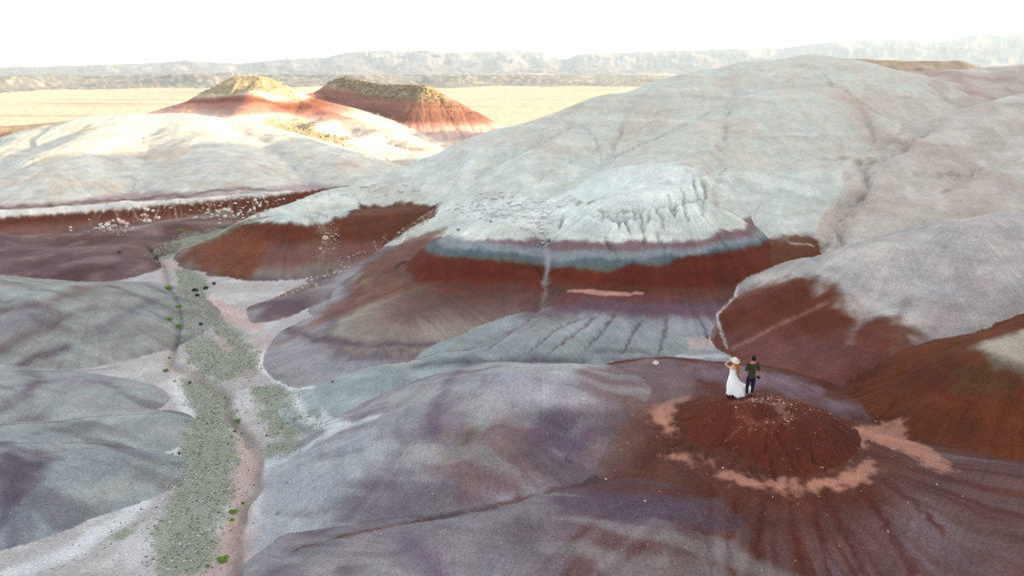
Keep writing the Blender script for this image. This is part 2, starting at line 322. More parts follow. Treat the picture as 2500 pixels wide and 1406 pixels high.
def paint(p):
    WH=(196,196,187); TL=(190,196,189); PK=(190,176,168); RED=(104,54,36); PUR=(122,100,108); LAV=(166,160,168)
    fl=p.L('floor'); p.base(fl,(178,176,176),(192,192,192),(184,168,166))
    pl=fl&(p.rr>110)
    p.base(pl,(192,176,150),(204,190,166),(182,164,140))
    p.mix(pl,.7*smooth(.15,.4,fbm(p.x[pl]/260,p.y[pl]/26,4,91)),(150,136,112))
    p.base(p.L('mid'),(112,114,110),(98,102,102),(172,158,138)); p.base(p.L('far'),(104,102,102),(80,86,92),(160,142,120))
    p.base(p.L('mesa','mesa2'),(170,140,118),(150,110,90),(190,180,166))
    # big pale hill
    p.base(p.L('H','G1','G1b','G2','G2f'),WH,TL,(194,188,178)); p.base(p.L('H','G1','G1b','G2','G2f')&(p.z<9),(192,199,192),(202,208,202),(192,192,184))
    p.base(p.L('I'),(192,185,176),(196,193,186),(188,176,167)); p.base(p.L('J'),(190,180,170),(194,186,178),(180,162,150)); p.base(p.L('K'),(112,108,104),(128,120,112))  # K is greyed: the shade over the far bench is put into its colour
    hs=p.L('H','I','J','L')
    p.mix(hs,.25*smooth(.1,.5,fbm(p.z[hs]*1.1+p.n1[hs]*.6,p.x[hs]/22,3,95)),(168,158,146))     # faint bedding
    p.mix(hs,.35*smooth(.15,.5,fbm(p.z[hs]*1.7+p.n1[hs]*.5+9,p.x[hs]/14,3,96)),(214,216,210))
    p.strata(['H'],[[(1780,572),(1830,580),(1900,590),(1990,578)],[(1800,640),(1900,650)]],[(124,74,54),(104,54,38)],.25,.35,sel=(p.x>12)&(p.y<60))
    p.poly([(1745,560),(1800,585),(1880,590),(1960,575),(2010,590),(2000,650),(1960,680),(1850,705),(1805,700),(1790,620)],(110,70,50),.5,.8,['H','G2','I'],.9)
    for q_ in ([(2080,250),(2120,300),(2160,340)],[(2240,180),(2300,230),(2350,265),(2370,240)],[(2330,190),(2380,230)]): p.stroke(q_,1.6,(176,138,124),.45)
    # tiered foot of the hill
    GA=['G1','G1b','G2','G2f']
    p.strata(GA,[[(980,560),(1100,572),(1300,582),(1450,592),(1600,592),(1700,585),(1770,566)],[(1010,582),(1200,594),(1310,604),(1500,615),(1650,607),(1770,590)],[(1080,600),(1200,612),(1330,630),(1500,634),(1650,624),(1780,600)],
        [(1000,602),(1060,616),(1200,628),(1310,637),(1345,645),(1500,650),(1600,640)],[(985,606),(1060,622),(1200,634),(1310,645),(1450,662),(1580,648),(1700,622),(1790,610)],[(1000,690),(1150,708),(1300,708),(1380,706),(1480,716),(1600,718),(1700,715)]],
        [((136,112,120),.08,.2),((144,154,158),.12,.1),((108,122,130),.1,.1),((116,118,104),.06,.1),((104,50,33),.08,.12),((112,82,80),.25,.15)])
    p.strata(['G2','G2f'],[[(1300,745),(1500,742),(1680,745)],[(1280,780),(1500,770),(1680,775)],[(1200,840),(1500,835),(1700,830)],[(1200,870),(1500,870),(1700,865)]],
        [((118,98,108),.1,.1),((158,162,168),.15,.15),((144,140,144),.2,.15),((150,164,162),.2,.15)],wf=np.where(p.L('G2f'),1,smooth(.8,3.6,p.x+p.n1)))
    p.strata(['G2f'],[[(1330,790),(1200,820)]],[((150,162,162),.3,.15)])
    p.stroke([(1290,765),(1400,748),(1560,745),(1700,755),(1745,775)],.8,(116,90,108),.85,['G2','G2f']); p.stroke([(1380,728),(1500,728),(1640,730)],.5,(122,74,74),.8,['G2'])
    p.strata(['G1','G1b'],[[(1000,760),(1250,765)],[(900,800),(1150,812)],[(850,850),(1050,855)],[(900,885),(1000,885)]],
        [((136,116,110),.3,.3),((160,154,144),.3,.3),((110,92,98),.12,.2),((154,152,156),.2,.2)])
    p.poly([(960,650),(880,690),(780,760),(760,800),(860,760),(1010,700)],(120,72,62),.8,.5,['G1','G1b','G0'],.7)
    p.stroke([(700,800),(770,828),(880,842),(1050,840),(1150,850)],.5,(98,80,94),.9,['G1','G1b'])
    p.stroke([(680,840),(740,800),(900,740),(1020,700)],.5,(140,100,92),.5,['G1','G1b'])
    p.poly([(660,850),(760,900),(900,900),(960,880),(800,890),(700,850)],(152,152,160),.5,.3,['G1','G1b'])
    p.poly([(1385,708),(1480,711),(1572,714),(1570,720),(1460,720),(1385,713)],(184,140,132),.05,.08)
    for l in RIBS: p.stroke(l,.10+.07*random.random(),(112,84,90),.8,['G2','G2f'],.8,taper=True)
    p.stroke([(1480,880),(1620,870),(1560,855),(1450,858)],.3,(112,92,100),.6,['G2','G2f'])
    p.stroke([(1330,560),(1336,640),(1330,690)],.2,(168,168,170),.85,wig=.7); p.stroke([(1332,660),(1328,735),(1322,750)],.16,(160,150,150),.6,wig=.9); p.stroke([(1326,740),(1270,792),(1180,840),(1050,868),(900,905),(770,938)],.12,(128,96,92),.8,wig=.6)
    p.base(p.L('G0'),(140,128,128),(118,100,108),(154,152,158))
    p.poly([(1080,560),(960,650),(860,700),(900,640),(1000,580)],(124,84,74),.6,.6,['G0','H','G1'],.8)
    p.stroke([(640,740),(680,740),(720,745)],1.0,(104,86,100),.8,['G0'])
    # cracks of the pale cliff
    p.poly([(1290,510),(1450,430),(1700,410),(1725,480),(1720,540),(1500,560),(1400,545)],(206,216,212),.6,.6,['H','G2','G1'],.8)
    p.poly([(1130,500),(1300,490),(1370,510),(1330,560),(1250,550),(1120,530)],(206,212,212),.5,.6,['H','G2','G1'],.7)
    rr_=random.Random(4)
    for l in CRACKS: p.stroke(l,.12,(120,124,116),.5,['H','G2','G1'],.8,taper=True)
    for l in LEDGE: p.stroke(l,.16,(104,106,98),.6,['H','G2','G1'],.8,taper=True)
    p.stroke([(1410,493),(1445,494)],.3,(150,128,100),.8,['H','G2','G1'],.6)
    for a_ in ([(2010,390),(2060,388),(2130,392)],[(2240,425),(2300,427),(2380,429)]): p.stroke(a_,.35,(150,142,130),.6,wig=1.3)
    for a_ in ([(1930,595),(1985,598)],[(2030,600),(2065,608)]): p.stroke(a_,.12,(214,206,194),.9,wig=.6)
    # red mound with the pale cap
    p.base(p.L('X'),(196,206,200),(180,192,190)); 
    p.strata(['X'],[[(640,532),(700,545),(760,548),(850,528),(950,520)],[(600,590),(700,596),(850,596),(950,580)],[(600,650),(700,655),(800,645)],[(620,676),(720,676)]],
        [((104,56,36),.12,.25),((126,90,88),.35,.15),((142,130,124),.3,.15),((118,108,116),.15,.1)])
    p.poly([(430,640),(470,600),(560,560),(640,570),(640,640),(600,690),(540,680)],(122,72,48),.8,.5,['X'],.9)
    p.stroke([(760,530),(800,575),(770,640)],1.0,(150,128,112),.6,['X','H','floor'],.8)
    p.poly([(880,500),(1000,492),(1075,500),(1060,530),(980,575),(880,590),(840,540)],(104,62,46),.3,.5,['H','X','floor','G0'],.95)
    # white hill of the middle distance and the red bank below it
    p.base(p.L('L'),(190,190,182),(188,193,188),(190,182,170))
    p.strata(['L'],[[(0,498),(250,482),(450,470),(650,462),(800,452)]],[((168,154,154),.2,.15)],sel=p.y<108)
    p.stroke([(-50,512),(0,509),(150,502),(300,488),(450,481),(650,464)],.55,(104,64,54),.8,['L'],.8)
    p.base(p.L('Pb'),(206,206,200),(190,190,186))
    p.strata(['Pb'],[[(20,530),(150,522),(300,512),(430,498),(640,482),(800,468)],[(0,580),(250,570),(400,550),(560,540)]],[((100,54,36),.12,.35),((128,94,90),.3,.2)])
    for i in range(26):
        u=240+i*15+rr_.uniform(-6,6); p.stroke([(u,505-(i*.6)),(u+rr_.uniform(-18,28),545-(i*.6))],.12,(186,160,148),.75*rr_.random(),['Pb'],.6)
    p.base(p.L('Q'),(118,92,92),(136,114,114),(100,74,70)); p.base(p.L('Q2'),(112,90,96),(134,112,116),(98,72,80))
    p.stroke([(300,562),(380,545),(470,530),(560,520)],.5,(168,154,150),.8,['Q','Pb']); p.stroke([(100,640),(250,600),(420,580)],1.2,(96,74,80),.7,['Q','Q2']); p.stroke([(0,640),(120,620),(250,600)],.8,(140,122,122),.6,['Q','Q2'])
    p.stroke([(60,700),(180,682),(255,655)],.7,(96,72,56),.8,['Q','Q2','R'])
    p.base(p.L('O'),(150,138,118),(128,118,100)); p.strata(['O'],[[(0,326),(100,320),(180,312)]],[((92,56,48),.5,.4)])
    # yellow-topped butte and the dark one
    p.base(p.L('M','M2'),(200,186,168),(190,168,150),(206,198,180))
    p.strata(['M','M2'],[[(480,240),(600,232),(700,248)],[(480,252),(600,248),(740,268)],[(450,262),(600,265),(760,285)],[(600,285),(800,300)]],
        [((124,76,60),.5,.3),((150,106,94),.4,.3),((176,144,132),.6,.3),((206,194,180),.6,.3)])
    p.poly([(600,170),(540,190),(490,235),(600,226),(730,250),(715,215),(650,170)],(158,148,120),1.0,1.5,['M','M2'])
    p.poly([(640,285),(740,290),(860,340),(840,355),(700,320),(640,300)],(158,144,116),1.2,2.0,['M','M2','L'],.8)
    p.base(p.L('N'),(148,136,112),(130,118,92)); p.strata(['N'],[[(800,215),(950,238),(1050,245)],[(850,262),(1000,275)],[(880,300),(1050,300)],[(950,320),(1100,310)]],
        [((140,100,86),.8,.4),((122,84,74),.8,.4),((150,112,98),.6,.4),((190,166,158),.8,.5)])
    # right hand hills
    p.base(p.L('E'),(178,174,172),(190,186,180),(164,154,158))
    red=[(1700,720),(1850,700),(1960,675),(2010,690),(2060,735),(2150,775),(2230,800),(2310,840),(2290,870),(2200,905),(2000,960),(1750,900),(1740,800)]
    p.poly(red,(108,58,44),.7,.7,['E'])
    p.poly([(1760,830),(1900,800),(2050,830),(2150,880),(2050,940),(1900,960),(1740,900)],(124,82,84),1.2,.8,['E'],.85)
    p.poly([(1810,705),(1770,760),(1850,740),(1900,700)],(126,82,76),.6,.4,['E'],.6)
    for i in range(26):
        u=2080+i*17+rr_.uniform(-15,15); v=760+i*4.5+rr_.uniform(-40,30)
        p.stroke([(u+10,v-60),(u-10,v),(u-40,v+60)],.15+.3*rr_.random(),(178,166,168) if i%2 else (124,66,56),.35*rr_.random(),['E'],.6)
    p.stroke([(2015,740),(1900,790),(1790,850)],.18,(160,120,112),.8,['E'])
    p.stroke([(2290,862),(2200,915),(2100,940),(1990,958)],.5,(164,148,152),.9,['E','F','B','floor'],.5)
    p.stroke([(2450,640),(2350,760),(2290,862)],.4,(176,166,164),.5,['E'])
    p.base(p.L('F'),(112,62,40),(92,48,34),(120,78,48))
    p.poly([(2400,850),(2500,800),(2600,760),(2700,800),(2600,930),(2490,900),(2440,880)],(176,168,154),.5,.6,['F'],.95)
    p.poly([(2300,900),(2430,880),(2520,900),(2450,960),(2350,950)],(96,74,48),.4,.5,['F'],.6)
    # foreground ridge with the red mound
    p.base(p.L('D'),(142,135,142),(126,116,124),(152,150,154))
    p.base(p.L('B'),(104,62,52),(94,52,44),(112,76,68))
    dm=p.L('D'); p.mix(dm,smooth(.5,4.2,p.x[dm]+.8*p.n1[dm]),(104,62,52)); cm=p.L('C'); p.mix(cm,0*p.x[cm],(104,62,52))
    p.poly([(1500,890),(1660,885),(1850,900),(2010,950),(2200,1010),(2100,1010),(1980,975),(1850,940),(1700,925),(1560,935)],(140,122,138),1.2,1.0,['B'],.85)
    p.poly([(2150,1130),(2330,1180),(2520,1190),(2520,1406),(2380,1406),(2280,1300)],(112,76,56),.7,.6,['B'])
    B=p.L('B','D'); cx,cy=9.6,24.0; an=np.arctan2(p.x[B]-cx,-(p.y[B]-cy)); rd=np.hypot(p.x[B]-cx,(p.y[B]-cy))
    an=an+.05*fbm(rd/3,an*3,2,102)
    stk=noise(an*9,rd/9,103)+.5*noise(an*24,rd/5,104)
    front=smooth(4.0,6.4,rd+.9*stk)*smooth(1.35,1.1,np.abs(an-.1))
    ww_=np.where(p.L('B')[B],1,smooth(-.5,3.0,p.x[B]+p.n1[B])); p.mix(B,ww_*front*.75,(122,96,100)); p.mix(B,ww_*front*smooth(.0,.5,stk)*.7,(100,56,48)); p.mix(B,ww_*front*smooth(.1,.5,-stk)*.4,(144,130,136))
    for l in APR: p.stroke(l,.13,(92,40,36),.85,['B','D'],.7)
    p.base(p.L('A'),(104,52,36),(112,60,42),(94,46,34))
    A=p.L('A'); p.mix(A,.35*smooth(.1,.6,p.rag[A]),(92,38,30))
    for l in ARILL: p.stroke(l,.05,(70,34,28),.3,['A'],.5,world=True)  # shade in the rill bottoms, darkened into the colour
    PKS=(190,142,126)
    for pts in ([(1580,1000),(1600,985),(1660,975),(1645,1000),(1640,1030),(1640,1060),(1600,1030),(1582,1015)],[(1640,970),(1690,962),(1660,985)],
        [(1745,1160),(1770,1150),(1850,1165),(1950,1178),(2050,1160),(2110,1120),(2150,1140),(2120,1175),(2000,1195),(1900,1200),(1800,1180)],
        [(2040,1020),(2120,1035),(2200,1020),(2215,1070),(2330,1150),(2300,1155),(2200,1100),(2120,1075),(2110,1090),(2060,1040)],[(1620,1105),(1660,1110),(1740,1130),(1700,1130),(1640,1120)]):
        p.poly(pts,PKS,.2,.3,['B','F','E'],.8,fr=2.8)
    p.stroke([(1820,972),(1900,980),(1925,1000)],.3,(180,140,128),.55,['A','B'],1.6)
    p.stroke([(1800,1010),(1830,1035),(1890,1035),(1930,1015)],.14,(170,110,98),.45,['A'],1.6); p.stroke([(1810,1040),(1760,1085),(1730,1130)],.06,(170,110,98),.4,['A'],.8)
    # mottled domes in front
    p.base(p.L('C'),(158,159,162),(142,134,142),(168,172,172))
    p.poly([(1480,905),(1530,920),(1525,1010),(1440,1190),(1100,1230),(1050,1180),(1100,1120),(1300,1150),(1400,1050),(1350,960)],(134,112,124),1.0,.8,['C'],.8)
    p.poly([(1100,1060),(1250,1010),(1400,1050),(1360,1120),(1250,1200),(1120,1210),(1080,1130)],(136,112,112),1.0,.8,['C'],.8)
    p.stroke([(1120,905),(1080,960),(1060,1010),(1050,1060)],.45,(108,92,112),.75,['C']); p.poly([(1280,1030),(1360,1000),(1460,1080),(1400,1130),(1320,1110)],(104,88,112),.6,.5,['C'],.8)
    p.poly([(1180,950),(1300,935),(1460,945),(1480,1000),(1300,990),(1200,1010)],(176,174,180),.6,.5,['C'],.7); p.poly([(1110,1000),(1180,960),(1230,980),(1180,1040)],(176,178,176),.5,.5,['C'],.7)
    p.stroke([(1080,1130),(1130,1090),(1150,1050)],.3,(126,118,96),.6,['C']); p.stroke([(1160,940),(1280,930),(1380,930)],.8,(164,166,178),.8,['C'])
    p.poly([(610,1180),(640,1110),(900,1040),(960,1080),(850,1200),(760,1330),(600,1340)],(166,172,178),.8,.6,['C','floor'],.9)
    
    p.poly([(1360,1200),(1500,1195),(1700,1230),(1730,1270),(1600,1300),(1400,1265)],(106,92,112),.7,.6,['D','B'],.75); p.stroke([(980,1320),(1040,1360),(1070,1420)],.45,(118,104,128),.8,['D'])
    p.stroke([(720,1342),(860,1300),(1000,1272),(1200,1235),(1320,1200),(1440,1172),(1560,1150)],.12,(112,72,66),.9,wig=.5)
    p.poly([(1400,925),(1440,895),(1530,885),(1700,890),(1720,960),(1560,1010),(1530,1120),(1440,1200),(1420,1120),(1500,1020)],(134,114,118),.6,.5,['B','C'],.8)
    p.poly([(1510,960),(1600,975),(1570,1080),(1500,1180),(1440,1190),(1500,1100)],(118,86,80),.5,.5,['B','C'],.7)
    p.base(p.L('T'),(150,162,164),(160,172,172)); p.stroke([(1020,892),(1150,880),(1300,882),(1420,880)],.6,(98,90,104),.85,['T','G2','G1','G2f'])
    # domes left of the wash
    p.base(p.L('R'),(150,156,152),(142,140,138),(158,168,164)); 
    for a_,w_,c_,k_ in (([(0,760),(120,740),(250,700)],.9,(122,100,98),.8),([(0,850),(100,800),(230,750)],.8,(118,92,94),.7),([(0,900),(80,875),(160,850)],.45,(96,80,92),.9),([(250,800),(320,765),(370,730)],.6,(112,106,124),.8),([(0,800),(60,780)],1.2,(134,128,146),.8),([(200,700),(280,700)],.6,(112,96,90),.7)): p.stroke(a_,w_,c_,k_,['R'])
    p.base(p.L('S'),(158,166,164),(150,150,156),(166,174,170)); p.stroke([(0,1000),(60,960),(100,930),(60,905)],.5,(104,90,108),.8,['S','R']); p.stroke([(0,1040),(100,1020)],.5,(120,104,120),.7,['S'])
    p.base(p.L('U'),(152,160,160),(162,170,168)); p.stroke([(0,1060),(40,1070),(100,1120)],.5,(112,92,112),.7,['U','V'])
    p.base(p.L('V'),(148,158,164),(154,162,160),(134,134,150))
    p.poly([(0,1080),(60,1100),(150,1120),(60,1190),(0,1290)],(104,88,108),.5,.4,['V'],.85); p.poly([(0,1230),(80,1280),(60,1340),(0,1360)],(118,112,136),.8,.4,['V'],.7)
    for q_ in ([(0,1036),(150,1028),(300,1012),(430,1005)],[(0,1082),(200,1080),(330,1095)],[(0,906),(200,905),(290,895)]): p.stroke(q_,.07,(108,98,102),.8,wig=.5)
    # the wash: gravel beds, sand, white salt rims
    p.poly([(330,600),(420,660),(400,700),(300,690),(260,680)],(176,172,178),.4,.5,['floor'],.8)
    for pts in ([(520,820),(570,825),(600,880),(640,930),(560,900)],[(500,720),(620,760),(660,820),(600,800),(500,760)],[(570,1060),(640,1100),(630,1250),(580,1400),(520,1400),(560,1250),(580,1130)],[(440,600),(520,570),(600,575),(480,640)]): p.poly(pts,(192,172,168),.25,.3,['floor'],.85)
    for pts in GRAVEL: p.poly(pts,(146,156,140),.2,.5,['floor','S','U'],.8)
    for pts in ([(420,930),(480,1000),(420,1120),(370,1230),(200,1350),(60,1420),(0,1400),(180,1320),(330,1210),(400,1060),(440,1010)],[(720,960),(760,1010),(850,1035),(820,1050),(740,1030),(715,990)],[(780,990),(860,1030),(980,1000),(900,1030),(800,1060)],[(640,860),(680,920),(760,945),(700,955),(620,900)]): p.poly(pts,(204,210,213),.25,.3,['floor','C','T'],.85)
    p.stroke([(620,1280),(630,1200),(660,1130),(800,1060)],.35,(196,204,210),.8,['C','floor'])
    p.poly([(1560,880),(1640,850),(1770,840),(1810,880),(1740,900),(1600,900)],(158,160,162),.3,.4,['floor'],.9)
    for pts,w,dep in CHANNELS[:1]: p.stroke(pts,.4,(172,156,146),.7,['floor'],world=True)
    p.stroke([(1800,700),(1795,725),(1750,770),(1760,810),(1775,850)],.08,(214,210,208),.9,wig=.6)
    p.stroke([(1600,888),(1660,872),(1760,868)],.3,(196,206,210),.8,['G2','floor'],.6)
    lo=p.L('R','S','U','V','C','D'); u_=p.x[lo]*.35+p.y[lo]*.94
    bb=noise(u_/1.5+.9*fbm(p.x[lo]/4,p.y[lo]/4,3,121),p.x[lo]/11,122)+.5*noise(u_/.6+.6*p.n1[lo],p.x[lo]/6,123)
    p.mix(lo,.45*smooth(.12,.65,bb),(106,94,106)); p.mix(lo,.35*smooth(.2,.7,-bb),(172,176,174))
    mn=p.L('M','M2','N'); bz=noise(p.z[mn]*.9+.5*p.n1[mn],p.x[mn]/40,126)+.6*noise(p.z[mn]*2.3+.4*p.n1[mn],p.x[mn]/25,127); p.c[mn]*=np.clip(1+.38*bz,.5,1.4)[:,None]
    # contrast curve on the near ground colours, weaker on the reds, which turn warmer
    nr=p.rr<160; lum=p.c[nr].mean(1,keepdims=True)+1e-4; rd_=np.clip((p.c[nr,0:1]-p.c[nr,1:2])/(p.c[nr,0:1]+1e-4)*1.5-.3,0,1); p.c[nr]*=(lum/.34)**(.30-.22*rd_); p.c[nr,0]*=1+.10*rd_[:,0]; p.c[nr,2]*=1-.15*rd_[:,0]
    # thin beds and downslope wash streaks in the clay
    nr=(p.rr<150)&(p.lab>=0)
    bed=noise(p.z[nr]*3.2+.5*p.n1[nr],p.x[nr]/9,111)+.6*noise(p.z[nr]*8+.4*p.n1[nr],p.x[nr]/5,112)
    fs=noise(p.q[nr,0]*9,p.q[nr,1]*9,113)+.7*noise(p.q[nr,0]*22,p.q[nr,1]*22,114)
    k_=np.where(np.isin(p.lab[nr],[NAMES.index(n) for n in ('H','I','J','K')]),.22,1.0)
    blot=fbm(p.x[nr]/2.2,p.y[nr]/2.2,4,115)
    f_=np.clip(1+k_*(.10*bed+np.where(np.isin(p.lab[nr],[NAMES.index(n) for n in ('F','G1','G2','X','A')]),.22,.14)*fs*(.5+np.abs(blot))+.22*blot),.45,1.5); p.c[nr]*=f_[:,None]  # streaks stronger on some hills, also standing for shade in their rills
    p.c[nr,0]*=1+.05*blot; p.c[nr,2]*=1-.05*blot
    # grain everywhere
    g=1+.10*p.n2[:,None]+.10*p.n1[:,None]; p.c*=g
    p.c=np.clip(p.c,.01,.85)
GRAVEL=[[(380,600),(430,575),(560,545),(620,545),(540,580),(440,610),(400,640),(350,620)],[(425,655),(470,660),(510,690),(490,750),(480,800),(560,860),(600,900),(560,930),(480,910),(445,840),(440,780),(450,730)],
 [(490,760),(520,755),(580,810),(620,860),(640,910),(610,930),(580,880),(540,820)],[(440,925),(500,930),(560,990),(575,1060),(580,1130),(560,1230),(520,1330),(500,1406),(400,1406),(370,1340),(400,1250),(420,1150),(440,1080),(480,1010)],
 [(612,945),(700,935),(720,970),(740,1000),(805,1030),(750,1060),(660,1065),(640,1010)],[(650,1085),(740,1075),(720,1095),(650,1115)],[(250,1320),(330,1275),(300,1310)]]
# ------------------------------------------------------------ the ground mesh
def tagk(o,kind=None,label=None,cat=None,group=None):
    for k,v in (('kind',kind),('label',label),('category',cat),('group',group)):
        if v: o[k]=v
    return o
def newmat(name,rough=.95):
    m=bpy.data.materials.new(name); m.use_nodes=True; n=m.node_tree; b=n.nodes['Principled BSDF']
    b.inputs['Roughness'].default_value=rough; b.inputs['Specular IOR Level'].default_value=.15
    return m,n,b
def ground_mat():
    m,n,b=newmat('clay_ground')
    N=n.nodes.new; K=n.links.new
    at=N('ShaderNodeAttribute'); at.attribute_name='albedo'
    tc=N('ShaderNodeTexCoord')
    n1=N('ShaderNodeTexNoise'); n1.inputs['Scale'].default_value=9; n1.inputs['Detail'].default_value=5; n1.inputs['Roughness'].default_value=.75
    n2=N('ShaderNodeTexNoise'); n2.inputs['Scale'].default_value=.9; n2.inputs['Detail'].default_value=7; n2.inputs['Roughness'].default_value=.7
    vo=N('ShaderNodeTexVoronoi'); vo.inputs['Scale'].default_value=16
    for t in (n1,n2,vo): K(tc.outputs['Object'],t.inputs['Vector'])
    mr=N('ShaderNodeMapRange'); mr.inputs[1].default_value=.25; mr.inputs[2].default_value=.75; mr.inputs[3].default_value=.64; mr.inputs[4].default_value=1.36; K(n1.outputs[0],mr.inputs[0])
    mr2=N('ShaderNodeMapRange'); mr2.inputs[1].default_value=.3; mr2.inputs[2].default_value=.7; mr2.inputs[3].default_value=.88; mr2.inputs[4].default_value=1.12; K(n2.outputs[0],mr2.inputs[0])
    n4=N('ShaderNodeTexNoise'); n4.inputs['Scale'].default_value=26; n4.inputs['Detail'].default_value=3; n4.inputs['Roughness'].default_value=.8; K(tc.outputs['Object'],n4.inputs['Vector'])
    mr4=N('ShaderNodeMapRange'); mr4.inputs[1].default_value=.3; mr4.inputs[2].default_value=.7; mr4.inputs[3].default_value=.72; mr4.inputs[4].default_value=1.28; K(n4.outputs[0],mr4.inputs[0])
    mu4=N('ShaderNodeMath'); mu4.operation='MULTIPLY'; K(mr.outputs[0],mu4.inputs[0]); K(mr4.outputs[0],mu4.inputs[1])
    mu=N('ShaderNodeMath'); mu.operation='MULTIPLY'; K(mu4.outputs[0],mu.inputs[0]); K(mr2.outputs[0],mu.inputs[1])
    vm=N('ShaderNodeVectorMath'); vm.operation='SCALE'; K(at.outputs['Color'],vm.inputs[0]); K(mu.outputs[0],vm.inputs['Scale'])
    K(vm.outputs[0],b.inputs['Base Color'])
    b1=N('ShaderNodeBump'); b1.inputs['Strength'].default_value=.9; b1.inputs['Distance'].default_value=.08; K(n1.outputs[0],b1.inputs['Height'])
    b2=N('ShaderNodeBump'); b2.inputs['Strength'].default_value=.5; b2.inputs['Distance'].default_value=.35; K(n2.outputs[0],b2.inputs['Height']); K(b1.outputs[0],b2.inputs['Normal'])
    b3=N('ShaderNodeBump'); b3.inputs['Strength'].default_value=.3; b3.inputs['Distance'].default_value=.03; K(vo.outputs[0],b3.inputs['Height']); K(b2.outputs[0],b3.inputs['Normal'])
    K(b3.outputs[0],b.inputs['Normal'])
    return m
GM=ground_mat()
SET={-1:('dry_wash','pale sand and gravel floor of the dry wash'),-2:('distant_badlands',None),-3:('distant_mesas',None)}
HN={'O':'far_ridge','M':'yellow_topped_butte','M2':'yellow_topped_butte','G2f':'red_banded_spur','N':'dark_butte','K':'far_bench','J':'right_far_hill','L':'white_hill','Pb':'red_bank','Q':'purple_hill','Q2':'purple_hill','H':'big_pale_hill','I':'right_pale_hill','G2':'red_banded_spur','G1':'red_banded_spur','G1b':'grey_mound','G0':'grey_mound','X':'capped_red_mound','E':'right_red_hill','F':'orange_brown_hill','R':'grey_lobe','S':'grey_lobe','U':'grey_lobe','V':'grey_lobe','T':'teal_mound','C':'mottled_dome','D':'lavender_dome','B':'foreground_ridge','A':'red_mound','mesa':'mesa','mesa2':'mesa'}
def build_ground():
    k=DENSE
    r=np.concatenate([[.5,3,6,9,11],np.geomspace(12.5,16,int(50*k))[:-1],np.geomspace(16,150,int(800*k))[:-1],np.geomspace(150,420,int(190*k))[:-1],np.geomspace(420,5200,int(200*k)),[6000,6900]])
    ph=np.radians(np.concatenate([np.linspace(-45,45,int(1050*k)),np.arange(47,314,3.0)]))
    R,PH=np.meshgrid(r,ph,indexing='ij'); X=(R*np.sin(PH)); Y=(R*np.cos(PH))
    z,lab,q,dd=terrain(X,Y,True)
    z=np.where(R>5500,-16,z)
    nr,npn=R.shape
    xyz=np.stack([X,Y,z],-1).reshape(-1,3).astype(np.float32)
    p=Paint(X.astype(np.float32),Y.astype(np.float32),z.astype(np.float32),lab,q,dd); paint(p); col=p.c
    I=np.arange(nr*npn).reshape(nr,npn); In=np.roll(I,-1,axis=1)
    f=np.stack([I[:-1],I[1:],In[1:],In[:-1]],-1).reshape(-1,4)
    # normals
    a=xyz[f[:,0]];b=xyz[f[:,1]];c=xyz[f[:,2]];d=xyz[f[:,3]]
    fn=np.cross(c-a,d-b); fn/=np.linalg.norm(fn,axis=1,keepdims=True)+1e-12
    if fn[:,2].mean()<0: fn=-fn; f=f[:,::-1]
    vn=np.zeros_like(xyz)
    for i in range(4):
        for ax in range(3): vn[:,ax]+=np.bincount(f[:,i],fn[:,ax],len(xyz))
    vn/=np.linalg.norm(vn,axis=1,keepdims=True)+1e-12
    lv=lab.ravel().astype(int); rr=np.hypot(xyz[:,0],xyz[:,1])
    lv=np.where((lv==-1)&(rr>110),-4,lv); fl=lv[f[:,0]]
    # tiny islands of a label join the floor name map
    groups={}
    for l in np.unique(fl):
        nm=HN[NAMES[l]] if l>=0 else {-1:'dry_wash',-2:'distant_badlands',-3:'distant_mesas',-4:'desert_plain'}[l]
        fi=f[fl==l]
        if l>=0 and len(fi)<60: nm='desert_plain'
        u,inv=np.unique(fi,return_inverse=True); inv=inv.reshape(-1,4)
        me=bpy.data.meshes.new(nm); me.vertices.add(len(u)); me.vertices.foreach_set('co',xyz[u].ravel())
        me.loops.add(inv.size); me.loops.foreach_set('vertex_index',inv.ravel().astype(np.int32))
        me.polygons.add(len(inv)); me.polygons.foreach_set('loop_start',np.arange(0,inv.size,4,dtype=np.int32))
        me.update(calc_edges=True)
        me.polygons.foreach_set('use_smooth',np.ones(len(inv),bool))
        ca=me.attributes.new('albedo','FLOAT_COLOR','POINT'); cc=np.ones((len(u),4),np.float32); cc[:,:3]=col[u]; ca.data.foreach_set('color',cc.ravel())
        me.normals_split_custom_set_from_vertices(vn[u])
        me.materials.append(GM)
        o=bpy.data.objects.new(nm,me); scene.collection.objects.link(o); tagk(o,'structure')
build_ground()
# ------------------------------------------------------------ haze
def haze():
    bpy.ops.mesh.primitive_cube_add(size=1)
    o=bpy.context.object; o.name='haze'; o.scale=(14000,14000,240); o.location=(0,0,-17+120); tagk(o,'stuff')
    m=bpy.data.materials.new('haze_air'); m.use_nodes=True; n=m.node_tree; n.nodes.clear()
    v=n.nodes.new('ShaderNodeVolumePrincipled'); v.inputs['Density'].default_value=.00012; v.inputs['Color'].default_value=(.62,.80,1,1); v.inputs['Anisotropy'].default_value=.2
    ou=n.nodes.new('ShaderNodeOutputMaterial'); n.links.new(v.outputs[0],ou.inputs['Volume']); o.data.materials.append(m)
haze()
